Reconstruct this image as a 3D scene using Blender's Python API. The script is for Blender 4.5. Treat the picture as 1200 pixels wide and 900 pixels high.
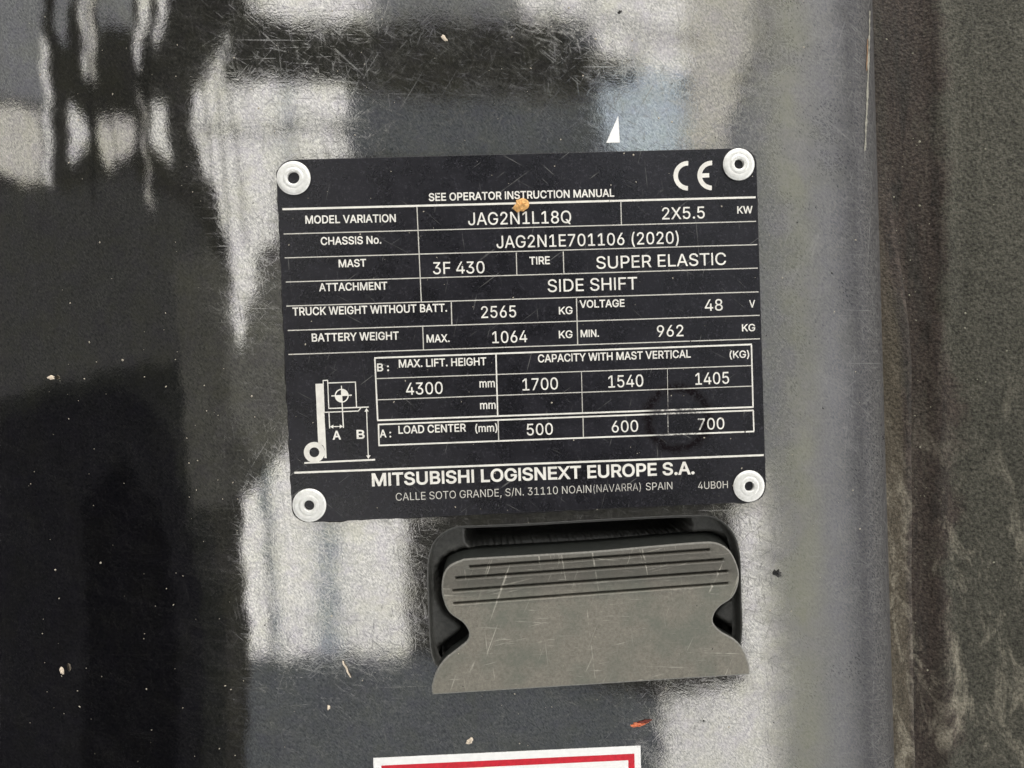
import bpy, bmesh, math, random
import numpy as np
from mathutils import Vector, Matrix, noise
from mathutils.geometry import delaunay_2d_cdt

S = bpy.context.scene
for o in list(bpy.data.objects):
    bpy.data.objects.remove(o)
COL = S.collection
random.seed(7)
rnd = random.random

# ------------------------------------------------------------------ camera
cam = bpy.data.cameras.new('camera')
cam.sensor_width = 36.0
cam.lens = 36.0 * 901 / 1200
cam.clip_start = 0.002
cam.clip_end = 200
camo = bpy.data.objects.new('camera', cam)
COL.objects.link(camo)
RW = Matrix(((0.9982718651535882, 0.0387797350085563, -0.044152184492301585),
             (-0.03763044623552026, 0.9989384122005339, 0.026570625630417122),
             (0.04513571489288392, -0.024863241601655914, 0.9986714106542582)))
CP = Vector((-0.01461257, -0.00846501, 0.22593201))
camo.matrix_world = Matrix.Translation(CP) @ RW.to_4x4()
S.camera = camo

# ------------------------------------------------------------------ sky, sun, exposure
CLOUD = 12.5
SUN_EL, SUN_AZ = math.radians(36), math.radians(14)      # azimuth measured from +Y towards +X
world = bpy.data.worlds.new('World')
S.world = world
world.use_nodes = True
nt = world.node_tree
nt.nodes.clear()
sky = nt.nodes.new('ShaderNodeTexSky')
sky.sky_type = 'NISHITA'
sky.sun_disc = False
sky.sun_elevation = SUN_EL
sky.sun_rotation = SUN_AZ
sky.air_density = 1.0
sky.dust_density = 4.0
sky.ozone_density = 1.0
hs = nt.nodes.new('ShaderNodeHueSaturation')
hs.inputs['Saturation'].default_value = 0.22             # thin overcast
cn = nt.nodes.new('ShaderNodeTexNoise')
cn.inputs['Scale'].default_value = 2.2
cn.inputs['Detail'].default_value = 6
cr = nt.nodes.new('ShaderNodeMapRange')
cr.inputs['From Min'].default_value = 0.3
cr.inputs['From Max'].default_value = 0.7
cr.inputs['To Min'].default_value = 0.85
cr.inputs['To Max'].default_value = 1.2
tc = nt.nodes.new('ShaderNodeTexCoord')
nt.links.new(tc.outputs['Generated'], cn.inputs['Vector'])
nt.links.new(cn.outputs['Fac'], cr.inputs['Value'])
nt.links.new(sky.outputs['Color'], hs.inputs['Color'])
nt.links.new(cr.outputs['Result'], hs.inputs['Value'])
bg = nt.nodes.new('ShaderNodeBackground')
bg.inputs['Strength'].default_value = 0.15
wo = nt.nodes.new('ShaderNodeOutputWorld')
# cloud layer with the brightness of an overcast sky: zenith about three times the horizon
sx_ = nt.nodes.new('ShaderNodeSeparateXYZ')
nt.links.new(tc.outputs['Generated'], sx_.inputs[0])
zr = nt.nodes.new('ShaderNodeMapRange')
zr.inputs['To Min'].default_value = 0.36
zr.inputs['To Max'].default_value = 1.0
nt.links.new(sx_.outputs['Z'], zr.inputs['Value'])
zm = nt.nodes.new('ShaderNodeMath'); zm.operation = 'MULTIPLY'
nt.links.new(zr.outputs['Result'], zm.inputs[0]); nt.links.new(cr.outputs['Result'], zm.inputs[1])
cc = nt.nodes.new('ShaderNodeMix'); cc.data_type = 'RGBA'; cc.blend_type = 'MULTIPLY'
cc.inputs['Factor'].default_value = 1.0
cc.inputs[6].default_value = (CLOUD * 1.0, CLOUD * 0.98, CLOUD * 0.94, 1)
nt.links.new(zm.outputs[0], cc.inputs[7])
mx_ = nt.nodes.new('ShaderNodeMix'); mx_.data_type = 'RGBA'
mx_.inputs['Factor'].default_value = 0.8
nt.links.new(hs.outputs['Color'], mx_.inputs[6]); nt.links.new(cc.outputs[2], mx_.inputs[7])
nt.links.new(mx_.outputs[2], bg.inputs['Color'])
nt.links.new(bg.outputs['Background'], wo.inputs['Surface'])

sl = bpy.data.lights.new('sun', 'SUN')
sl.energy = 0.6
sl.angle = math.radians(14)
sl.color = (1.0, 0.95, 0.88)
so = bpy.data.objects.new('sun', sl)
COL.objects.link(so)
sd = Vector((math.sin(SUN_AZ) * math.cos(SUN_EL), math.cos(SUN_AZ) * math.cos(SUN_EL), math.sin(SUN_EL)))
so.rotation_euler = sd.to_track_quat('Z', 'Y').to_euler()

S.view_settings.view_transform = 'Standard'
S.view_settings.look = 'None'
S.view_settings.exposure = 0.9
S.view_settings.gamma = 1.0
S.view_settings.use_curve_mapping = False

# ------------------------------------------------------------------ helpers
PXM = 0.0002507          # metres on the panel per photo pixel

def P(px, py, z=0.0):
    """point of the panel plane (height z) seen at a photo pixel; used to take measurements"""
    d = RW @ Vector((px - 600, 450 - py, -901))
    p = CP + d * ((z - CP.z) / d.z)
    return (p.x, p.y)

def tag(o, label=None, cat=None, group=None, kind=None):
    if label: o['label'] = label
    if cat: o['category'] = cat
    if group: o['group'] = group
    if kind: o['kind'] = kind
    return o

def empty(name, loc=(0, 0, 0)):
    o = bpy.data.objects.new(name, None)
    o.location = loc
    o.empty_display_size = 0.01
    COL.objects.link(o)
    return o

def mk(name, verts, faces, mat, parent=None, smooth=False):
    me = bpy.data.meshes.new(name)
    me.from_pydata([tuple(v) for v in verts], [], faces)
    me.update()
    if smooth:
        me.polygons.foreach_set('use_smooth', [True] * len(me.polygons))
    me.materials.append(mat)
    o = bpy.data.objects.new(name, me)
    COL.objects.link(o)
    if parent:
        o.parent = parent
        o.matrix_parent_inverse = Matrix.Translation(-Vector(parent.location))
    return o

def prism(poly, z0, z1, bev=0.0):
    """closed extruded outline (counter-clockwise) with an optional chamfer at the top"""
    n = len(poly)
    loops = [[(x, y, z0) for x, y in poly]]
    if bev:
        loops.append([(x, y, z1 - bev) for x, y in poly])
        loops.append([(x, y, z1) for x, y in inset(poly, bev)])
    else:
        loops.append([(x, y, z1) for x, y in poly])
    v, f = [], []
    for l in loops: v += l
    for k in range(len(loops) - 1):
        for i in range(n):
            j = (i + 1) % n
            f.append((k * n + i, k * n + j, (k + 1) * n + j, (k + 1) * n + i))
    f.append(tuple((len(loops) - 1) * n + i for i in range(n)))
    f.append(tuple(reversed(range(n))))
    return v, f

def ccw(poly):
    a = sum(p[0] * q[1] - q[0] * p[1] for p, q in zip(poly, poly[1:] + poly[:1]))
    return poly if a > 0 else poly[::-1]

def inset(poly, d):
    n = len(poly); out = []
    for i in range(n):
        a, b, c = Vector(poly[i - 1]), Vector(poly[i]), Vector(poly[(i + 1) % n])
        e1 = (b - a).normalized(); e2 = (c - b).normalized()
        n1 = Vector((-e1.y, e1.x)); n2 = Vector((-e2.y, e2.x))
        m = n1 + n2
        m = m / max(0.3, m.dot(m) / 2)
        out.append((b.x + m.x * d, b.y + m.y * d))
    return out

def smooth_loop(pts, step):
    """Catmull-Rom through closed points, resampled"""
    n = len(pts); out = []
    for i in range(n):
        p0, p1, p2, p3 = [Vector(pts[(i + k) % n]) for k in (-1, 0, 1, 2)]
        m = max(1, int((p2 - p1).length / step))
        for j in range(m):
            t = j / m
            q = 0.5 * ((2 * p1) + (p2 - p0) * t + (2 * p0 - 5 * p1 + 4 * p2 - p3) * t * t + (3 * p1 - p0 - 3 * p2 + p3) * t ** 3)
            out.append((q.x, q.y))
    return out

def inside(x, y, poly):
    c = False; n = len(poly); j = n - 1
    for i in range(n):
        xi, yi = poly[i]; xj, yj = poly[j]
        if (yi > y) != (yj > y) and x < (xj - xi) * (y - yi) / (yj - yi) + xi:
            c = not c
        j = i
    return c

def seg_dist(px, py, a, b):
    ax, ay = a; bx, by = b
    dx, dy = bx - ax, by - ay
    t = max(0, min(1, ((px - ax) * dx + (py - ay) * dy) / (dx * dx + dy * dy)))
    return math.hypot(px - ax - t * dx, py - ay - t * dy)

def sstep(a, b, x):
    t = max(0.0, min(1.0, (x - a) / (b - a)))
    return t * t * (3 - 2 * t)

# ------------------------------------------------------------------ node materials
class NM:
    def __init__(self, name):
        self.m = bpy.data.materials.new(name); self.m.use_nodes = True
        self.t = self.m.node_tree; self.n = self.t.nodes
        self.b = self.n['Principled BSDF']; self.out = self.n['Material Output']
        self.co = self.n.new('ShaderNodeTexCoord').outputs['Object']
    def set(self, **k):
        for a, v in k.items():
            s = self.b.inputs[a.replace('_', ' ')]
            if hasattr(v, 'is_linked') or isinstance(v, bpy.types.NodeSocket): self.t.links.new(v, s)
            else: s.default_value = (*v, 1) if isinstance(v, tuple) and len(v) == 3 else v
        return self
    def link(self, a, b): self.t.links.new(a, b)
    def mapping(self, rot=0, scale=(1, 1, 1), loc=(0, 0, 0), src=None):
        a = self.n.new('ShaderNodeMapping'); a.vector_type = 'POINT'
        r = self.n.new('ShaderNodeMapping'); r.inputs['Rotation'].default_value = (0, 0, rot); r.inputs['Location'].default_value = loc
        self.link(src or self.co, r.inputs['Vector']); self.link(r.outputs[0], a.inputs['Vector'])
        a.inputs['Scale'].default_value = scale
        return a.outputs[0]
    def noise(self, scale, detail=4, rough=0.55, vec=None, dist=0.0):
        a = self.n.new('ShaderNodeTexNoise'); a.inputs['Scale'].default_value = scale
        a.inputs['Detail'].default_value = detail; a.inputs['Roughness'].default_value = rough
        a.inputs['Distortion'].default_value = dist
        self.link(vec or self.co, a.inputs['Vector']); return a.outputs['Fac']
    def voro(self, scale, vec=None):
        a = self.n.new('ShaderNodeTexVoronoi'); a.inputs['Scale'].default_value = scale
        self.link(vec or self.co, a.inputs['Vector']); return a.outputs['Distance']
    def rng(self, v, a, b, c=0.0, d=1.0, smooth=False):
        m = self.n.new('ShaderNodeMapRange'); m.interpolation_type = 'SMOOTHSTEP' if smooth else 'LINEAR'
        for k, x in zip(('From Min', 'From Max', 'To Min', 'To Max'), (a, b, c, d)): m.inputs[k].default_value = x
        self.link(v, m.inputs['Value']); return m.outputs['Result']
    def math(self, op, a, b=None, clamp=False):
        m = self.n.new('ShaderNodeMath'); m.operation = op; m.use_clamp = clamp
        for i, v in enumerate((a, b)):
            if v is None: continue
            if isinstance(v, bpy.types.NodeSocket): self.link(v, m.inputs[i])
            else: m.inputs[i].default_value = v
        return m.outputs[0]
    def mix(self, f, a, b):
        m = self.n.new('ShaderNodeMix'); m.data_type = 'RGBA'
        for s, v in ((m.inputs['Factor'], f), (m.inputs[6], a), (m.inputs[7], b)):
            if isinstance(v, bpy.types.NodeSocket): self.link(v, s)
            else: s.default_value = (*v, 1) if isinstance(v, tuple) else v
        return m.outputs[2]
    def sep(self):
        s = self.n.new('ShaderNodeSeparateXYZ'); self.link(self.co, s.inputs[0]); return s.outputs
    def bump(self, h, strength, dist, normal=None):
        b = self.n.new('ShaderNodeBump'); b.inputs['Strength'].default_value = strength; b.inputs['Distance'].default_value = dist
        self.link(h, b.inputs['Height'])
        if normal: self.link(normal, b.inputs['Normal'])
        return b.outputs[0]

def scratches(M, n=5, scale=26, aspect=40, th=0.70, seed=0):
    """thin broken hairlines in several directions"""
    out = None
    R = random.Random(seed)
    for i in range(n):
        a = R.uniform(0, math.pi)
        v = M.mapping(a, (scale, scale * aspect, 1), (R.random(), R.random(), 0))
        h = M.noise(1.0, 1, 0.4, v, 0.35)
        br = M.noise(120 + 60 * i, 2, 0.5)
        s = M.math('MULTIPLY', M.rng(h, th, th + 0.05), M.rng(br, 0.42, 0.62))
        out = s if out is None else M.math('MAXIMUM', out, s)
    return out

# ------------------------------------------------------------------ materials
def panel_material():
    M = NM('anthracite_gloss_paint')
    x, y, z = M.sep()
    film = M.rng(M.noise(45, 5, 0.6), 0.35, 0.75)                    # broad grime film
    right = M.rng(x, 0.064, 0.086, smooth=True)                     # dull dusty strip before the rolled edge
    edge = M.rng(x, 0.090, 0.1055, smooth=True)  # shade of the edge as it rolls away, painted into the colour
    grain = M.rng(M.noise(650, 5, 0.7), 0.32, 0.68)
    rice = M.noise(1.0, 3, 0.6, M.mapping(0.9, (1000, 2300, 1)), 0.6)   # small worn flecks in the lacquer
    rice2 = M.noise(1.0, 3, 0.6, M.mapping(-0.5, (2300, 1100, 1)), 0.6)
    fleck = M.rng(M.math('ADD', M.math('MULTIPLY', rice, 0.5), M.math('MULTIPLY', rice2, 0.5)), 0.38, 0.62)
    pit = M.rng(M.noise(2100, 2, 0.6), 0.63, 0.72)
    wob = M.rng(M.noise(30, 4), 0.3, 0.7, 0.55, 1.1)
    dust_r = M.math('MULTIPLY', M.math('MULTIPLY', right, wob), M.rng(fleck, 0, 1, 0.75, 1.1))
    flat = M.rng(x, -0.110, -0.070, 0.16, 1.0, smooth=True)
    dust_f = M.math('MULTIPLY', M.math('MULTIPLY', film, grain), M.math('MULTIPLY', flat, 0.12))
    smear = M.math('MULTIPLY', M.rng(M.noise(1.0, 6, 0.7, M.mapping(0.35, (38, 150, 1)), 1.0), 0.50, 0.72), flat)
    smear2 = M.math('MULTIPLY', M.rng(M.noise(1.0, 6, 0.7, M.mapping(1.3, (45, 190, 1), (2, 5, 0)), 1.2), 0.52, 0.74), flat)
    smear = M.math('MULTIPLY', M.math('MAXIMUM', smear, smear2), M.rng(fleck, 0, 1, 0.5, 1.0))
    dust = M.math('ADD', M.math('MULTIPLY', dust_r, 0.66), M.math('ADD', dust_f, M.math('MULTIPLY', smear, 0.13)), True)
    dust = M.math('MAXIMUM', dust, M.math('MULTIPLY', edge, 0.93))  # the painted edge shade rides on the dust mask too
    sc = None
    for n, s, asp, th, seed, k in ((7, 34, 44, 0.71, 3, 0.55), (9, 95, 20, 0.655, 11, 0.42), (6, 16, 120, 0.715, 31, 0.6)):
        q = M.math('MULTIPLY', scratches(M, n, s, asp, th, seed), k)
        sc = q if sc is None else M.math('MAXIMUM', sc, q)
    sc = M.math('MULTIPLY', sc, flat)
    olive = M.mix(M.rng(M.noise(55, 4), 0.42, 0.58), (0.235, 0.242, 0.165), (0.222, 0.220, 0.212))
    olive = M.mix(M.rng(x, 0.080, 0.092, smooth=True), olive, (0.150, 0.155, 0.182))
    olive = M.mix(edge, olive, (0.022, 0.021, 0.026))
    dcol = M.mix(M.math('MULTIPLY', fleck, 0.5), olive, (0.22, 0.215, 0.20))
    gloss = M.mix(fleck, (0.120, 0.121, 0.121), (0.315, 0.308, 0.292))
    gloss = M.mix(M.rng(M.noise(150, 5, 0.7), 0.45, 0.65, 0.0, 0.35), gloss, (0.205, 0.190, 0.225))
    gloss = M.mix(M.rng(M.noise(85, 5, 0.7, M.mapping(0, (1, 1, 1), (4, 2, 0))), 0.48, 0.66, 0.0, 0.4), gloss, (0.235, 0.232, 0.185))
    gloss = M.mix(M.math('MULTIPLY', pit, 0.6), gloss, (0.05, 0.05, 0.055))
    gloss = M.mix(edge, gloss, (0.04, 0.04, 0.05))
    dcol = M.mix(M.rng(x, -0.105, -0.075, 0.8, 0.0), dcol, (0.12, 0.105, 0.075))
    base = M.mix(dust, gloss, dcol)
    base = M.mix(M.math('MULTIPLY', sc, 0.5), base, (0.30, 0.30, 0.29))
    met = M.math('SUBTRACT', M.math('SUBTRACT', 1.0, M.math('MULTIPLY', dust, 1.05)), M.math('MULTIPLY', sc, 0.22), True)
    rough = M.math('ADD', M.math('ADD', 0.025, M.math('ADD', M.math('MULTIPLY', film, 0.03), M.math('MULTIPLY', smear, 0.12))), M.math('ADD', M.math('MULTIPLY', dust_r, 0.40), M.math('MULTIPLY', sc, 0.25)), True)
    n1 = M.bump(M.noise(90, 2, 0.5), 1.0, 0.00002)
    n2 = M.bump(M.noise(480, 3, 0.6), 1.0, 0.000005, n1)
    n3 = M.bump(M.math('ADD', M.noise(1700, 3, 0.6), M.math('MULTIPLY', sc, 0.5)), 1.0, 0.0000055, n2)
    M.set(Base_Color=base, Metallic=met, Roughness=rough, Normal=n3, Specular_IOR_Level=M.rng(edge, 0, 1, 0.5, 0.12))
    return M.m

def plate_material():
    M = NM('black_anodised_plate')
    sp = M.rng(M.noise(1500, 4, 0.75), 0.55, 0.74)
    cl = M.rng(M.noise(90, 4, 0.6), 0.35, 0.7)
    scr = scratches(M, 5, 60, 26, 0.735, 21)
    x, y, z = M.sep()
    # coffee-coloured ring left by a drop, lower right
    cx, cy = P(793, 490)
    dx = M.math('SUBTRACT', x, cx); dy = M.math('SUBTRACT', y, cy)
    d = M.math('SQRT', M.math('ADD', M.math('MULTIPLY', dx, dx), M.math('MULTIPLY', dy, dy)))
    d = M.math('MULTIPLY', M.math('ADD', d, M.math('MULTIPLY', M.math('SUBTRACT', M.noise(300, 5, 0.75), 0.5), 0.0055)), 0.92)
    ring = M.math('MULTIPLY', M.rng(d, 0.0062, 0.0078), M.rng(d, 0.0086, 0.0105, 1, 0))
    ring = M.math('MULTIPLY', ring, M.rng(M.noise(1500, 3, 0.7), 0.36, 0.50))
    base = M.mix(M.math('MULTIPLY', sp, 0.45), (0.0045, 0.0045, 0.007), (0.125, 0.12, 0.145))
    base = M.mix(M.math('MULTIPLY', cl, 0.18), base, (0.045, 0.042, 0.06))
    base = M.mix(M.math('MULTIPLY', scr, 0.5), base, (0.2, 0.2, 0.19))
    base = M.mix(M.math('MULTIPLY', ring, 0.95), base, (0.003, 0.001, 0.002))
    n = M.bump(M.math('SUBTRACT', M.math('ADD', M.noise(1100, 4, 0.7), M.math('MULTIPLY', scr, 0.3)), M.math('MULTIPLY', ring, 0.3)), 1.0, 0.00006)
    M.set(Base_Color=base, Roughness=M.math('ADD', M.math('ADD', 0.24, M.math('MULTIPLY', cl, 0.10)), M.math('MULTIPLY', ring, 0.4)), Specular_IOR_Level=M.rng(ring, 0, 1, 0.42, 0.1), IOR=1.5, Normal=n)
    return M.m

def print_material(name, col, wear):
    M = NM(name)
    w = M.rng(M.noise(1600, 4, 0.75), 0.5 + (1 - wear) * 0.25, 0.62 + (1 - wear) * 0.25)
    x, y, z = M.sep(); cx, cy = P(793, 490)
    dx = M.math('SUBTRACT', x, cx); dy = M.math('SUBTRACT', y, cy)
    d = M.math('SQRT', M.math('ADD', M.math('MULTIPLY', dx, dx), M.math('MULTIPLY', dy, dy)))
    st = M.math('MULTIPLY', M.rng(d, 0.0070, 0.0105, 1, 0), M.rng(M.noise(500, 5, 0.75), 0.40, 0.55))
    dirt = M.rng(M.noise(220, 5, 0.7), 0.40, 0.68, 1.0, 0.55)
    col2 = M.mix(dirt, tuple(v * 0.55 for v in col), col)
    w = M.math('MAXIMUM', M.math('MULTIPLY', w, 0.75), M.math('MULTIPLY', st, 0.85))
    M.set(Base_Color=M.mix(w, col2, (0.05, 0.045, 0.05)), Roughness=0.5)
    return M.m

def rivet_material():
    M = NM('brushed_aluminium')
    g = M.noise(900, 4, 0.7)
    base = M.mix(M.rng(g, 0.35, 0.7), (0.90, 0.90, 0.88), (0.74, 0.74, 0.70))
    M.set(Base_Color=base, Metallic=0.35, Roughness=0.36, Normal=M.bump(g, 1.0, 0.00006))
    return M.m

def hole_material():
    M = NM('rivet_bore_grime')
    M.set(Base_Color=M.mix(M.rng(M.noise(1500, 3, 0.6), 0.45, 0.62), (0.006, 0.004, 0.003), (0.07, 0.05, 0.03)), Roughness=0.6,
          Normal=M.bump(M.noise(1200, 3), 1, 0.0002))
    return M.m

def grip_material():
    M = NM('worn_grey_plastic')
    x, y, z = M.sep()
    f = M.noise(1300, 4, 0.7); b = M.noise(70, 4, 0.6)
    hor = M.noise(1.0, 3, 0.6, M.mapping(0.035, (110, 1700, 1)))
    scr = scratches(M, 5, 40, 28, 0.70, 5)
    scr2 = M.math('MULTIPLY', M.rng(hor, 0.62, 0.70), M.rng(M.noise(160, 2), 0.45, 0.6))
    sc = M.math('MAXIMUM', scr, M.math('MULTIPLY', scr2, 0.7))
    worn = M.rng(y, P(700, 694)[1], P(700, 676)[1], 1.0, 0.35)      # the ribbed end is less bleached
    base = M.mix(M.rng(f, 0.3, 0.7), (0.135, 0.126, 0.104), (0.240, 0.225, 0.188))
    base = M.mix(M.rng(b, 0.45, 0.65, 0, 0.6), base, (0.115, 0.128, 0.105))
    base = M.mix(M.math('SUBTRACT', 1.0, worn), base, (0.050, 0.047, 0.041))
    base = M.mix(M.math('MULTIPLY', sc, 0.65), base, (0.46, 0.44, 0.38))
    n = M.bump(M.math('ADD', f, M.math('MULTIPLY', sc, 0.8)), 1.0, 0.00005)
    M.set(Base_Color=base, Roughness=0.5, Normal=n)
    return M.m

def dark_plastic(name='black_moulded_plastic', c=(0.035, 0.035, 0.036), r=0.35):
    M = NM(name)
    f = M.noise(800, 4, 0.65)
    scr = scratches(M, 3, 60, 24, 0.72, 8)
    base = M.mix(M.rng(f, 0.35, 0.7), c, tuple(v * 1.9 for v in c))
    base = M.mix(M.math('MULTIPLY', scr, 0.3), base, (0.2, 0.2, 0.19))
    M.set(Base_Color=base, Roughness=r, Normal=M.bump(f, 1, 0.00004))
    return M.m

def liner_material():
    M = NM('grimy_rubber_lining')
    x, y, z = M.sep()
    g = M.noise(1000, 5, 0.75); g2 = M.voro(1200)
    gr = M.rng(g, 0.34, 0.66)
    xd = M.math('ADD', x, M.math('MULTIPLY', M.math('SUBTRACT', M.noise(38, 5, 0.65), 0.5), 0.030))
    streak = M.noise(1.0, 6, 0.7, M.mapping(0.03, (130, 18, 1)), 0.5)
    base = M.mix(gr, (0.014, 0.014, 0.010), (0.125, 0.120, 0.096))
    maroon = M.mix(gr, (0.011, 0.008, 0.007), (0.098, 0.077, 0.065))
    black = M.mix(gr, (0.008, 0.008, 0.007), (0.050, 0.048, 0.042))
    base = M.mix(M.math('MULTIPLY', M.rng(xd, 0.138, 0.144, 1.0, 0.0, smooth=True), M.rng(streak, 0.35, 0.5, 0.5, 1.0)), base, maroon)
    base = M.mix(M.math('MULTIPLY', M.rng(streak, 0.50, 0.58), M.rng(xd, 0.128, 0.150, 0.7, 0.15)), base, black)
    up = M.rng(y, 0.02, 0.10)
    base = M.mix(M.math('MULTIPLY', M.rng(xd, 0.112, 0.132, 0.75, 0.0), up), base, black)  # shadow band at the top of the seam, painted into the colour
    tan = M.mix(gr, (0.032, 0.026, 0.018), (0.135, 0.115, 0.083))
    base = M.mix(M.math('MULTIPLY', M.rng(M.math('ADD', x, M.math('MULTIPLY', y, 0.016)), 0.1205, 0.1225, 0.85, 0.0), M.rng(y, 0.045, -0.01)), base, tan)
    pale = M.rng(M.noise(1.0, 7, 0.75, M.mapping(-0.12, (95, 34, 1), (3, 1, 0)), 1.2), 0.51, 0.66)
    low = M.rng(y, -0.01, -0.085, 0.06, 1.0)
    base = M.mix(M.math('MULTIPLY', M.math('MULTIPLY', pale, low), M.rng(gr, 0, 1, 0.25, 0.95)), base, (0.36, 0.33, 0.26))
    h = M.math('ADD', M.math('MULTIPLY', g, 0.8), M.math('MULTIPLY', g2, 0.6))
    M.set(Base_Color=base, Roughness=0.6, Normal=M.bump(M.noise(150, 4, 0.6), 0.8, 0.0004, M.bump(h, 1.0, 0.00034)), Specular_IOR_Level=0.22)
    return M.m

def simple(name, col, rough=0.5, var=0.2, scale=900, bump=0.00004, **k):
    M = NM(name)
    f = M.noise(scale, 4, 0.65)
    M.set(Base_Color=M.mix(M.rng(f, 0.3, 0.7), tuple(c * (1 - var) for c in col), tuple(min(1, c * (1 + var)) for c in col)), Roughness=rough,
          Normal=M.bump(f, 1, bump), **k)
    return M.m

def translucent(name, col):
    m = bpy.data.materials.new(name); m.use_nodes = True
    t = m.node_tree; t.nodes.clear()
    tr = t.nodes.new('ShaderNodeBsdfTranslucent'); df = t.nodes.new('ShaderNodeBsdfDiffuse')
    ad = t.nodes.new('ShaderNodeAddShader'); out = t.nodes.new('ShaderNodeOutputMaterial')
    tcn = t.nodes.new('ShaderNodeTexCoord'); nz = t.nodes.new('ShaderNodeTexNoise'); nz.inputs['Scale'].default_value = 9; nz.inputs['Detail'].default_value = 5
    mx = t.nodes.new('ShaderNodeMix'); mx.data_type = 'RGBA'
    t.links.new(tcn.outputs['Object'], nz.inputs['Vector']); t.links.new(nz.outputs['Fac'], mx.inputs['Factor'])
    mx.inputs[6].default_value = (*[c * 0.7 for c in col], 1); mx.inputs[7].default_value = (*[min(1, c * 1.3) for c in col], 1)
    t.links.new(mx.outputs[2], tr.inputs['Color'])
    df.inputs['Color'].default_value = (0.01, 0.01, 0.01, 1)
    t.links.new(tr.outputs[0], ad.inputs[0]); t.links.new(df.outputs[0], ad.inputs[1]); t.links.new(ad.outputs[0], out.inputs['Surface'])
    return m

M_PANEL = panel_material(); M_PLATE = plate_material()
M_PRINT = print_material('white_print', (0.84, 0.82, 0.76), 0.35)
M_PRINT_WORN = print_material('worn_white_print', (0.62, 0.60, 0.55), 0.95)
M_THIN = print_material('fine_white_rule', (0.62, 0.60, 0.55), 0.6)
M_RIVET = rivet_material(); M_HOLE = hole_material(); M_GRIP = grip_material()
M_DARK = dark_plastic(); M_LINER = liner_material(); M_FLOOR = dark_plastic('dusty_recess_plastic', (0.042, 0.042, 0.039), 0.40)

# ------------------------------------------------------------------ the panel
XL0 = P(300, 450)[0]      # where the left side starts to curve away
RL = 0.22
RR = 0.014                # radius of the rolled right edge
K = 0.004                # that edge runs a little out of square
def edge_x(y):
    """x at which the rolled edge is seen"""
    return XE - K * (y + 0.0145)
XE = CP.x + (P(1035, 450)[0] - CP.x) * (CP.z + 0.0073) / CP.z
A_END = math.radians(84)
def panel_z(x, y):
    z = 0.0
    if x < XL0: z -= (XL0 - x) ** 2 / (2 * RL)
    xr = edge_x(y) - RR * math.sin(math.radians(61))
    if x > xr:
        s = min((x - xr) / RR, math.sin(A_END))
        z -= RR * (1 - math.sqrt(1 - s * s))
    return z

HOLE_PX = [(500.5, 668), (502.5, 650), (508, 635), (519, 624), (535, 617), (560, 615.5), (612, 613.5), (700, 608.5), (777, 604.5), (823, 603.5), (840, 607), (853, 616), (862, 629), (866.5, 645), (868, 660), (869, 700), (870, 725), (869.5, 745), (867, 760), (860, 771), (848, 777), (830, 779), (800, 780), (750, 782), (700, 784), (650, 786), (600, 789), (560, 790), (535, 790), (520, 787), (510, 779), (505, 766), (503, 748), (502, 725), (501, 695)]
HOLE = ccw(smooth_loop([P(*p) for p in HOLE_PX], 0.0012))

def build_panel():
    pts = []; x = -0.185
    ys = [-0.16 + i * 0.004 for i in range(78)]
    xs = []
    while x < 0.085: xs.append(x); x += 0.004
    for y in ys:
        for x in xs:
            if not inside(x, y, inset(HOLE, -0.0018)): pts.append((x, y))
        xe = edge_x(y) - RR * math.sin(math.radians(61))
        for k in range(15):
            pts.append((xe + RR * math.sin(A_END * k / 14), y))
        pts.append(((0.085 + xe) / 2, y))
    n0 = len(pts)
    pts += HOLE
    edges = [(n0 + i, n0 + (i + 1) % len(HOLE)) for i in range(len(HOLE))]
    v, e, f, *_ = delaunay_2d_cdt([Vector(p) for p in pts], edges, [], 0, 1e-7)
    faces = []
    for t in f:
        cx = sum(v[i].x for i in t) / 3; cy = sum(v[i].y for i in t) / 3
        if not inside(cx, cy, HOLE): faces.append(tuple(t))
    V = [(p.x, p.y, panel_z(p.x, p.y)) for p in v]
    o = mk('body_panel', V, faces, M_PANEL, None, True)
    # drop the rolled edge down into the gap
    W, F = [], []
    for i, y in enumerate(ys):
        xe = edge_x(y) - RR * math.sin(math.radians(61)) + RR * math.sin(A_END)
        z0 = panel_z(xe, y)
        W += [(xe, y, z0), (xe + 0.0006, y, z0 - 0.004), (xe + 0.0006, y, -0.05)]
    for i in range(len(ys) - 1):
        for k in range(2):
            a = i * 3 + k
            F.append((a, a + 1, a + 4, a + 3))
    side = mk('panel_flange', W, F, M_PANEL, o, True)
    return o

panel = build_panel()
tag(panel, kind='structure')

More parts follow.
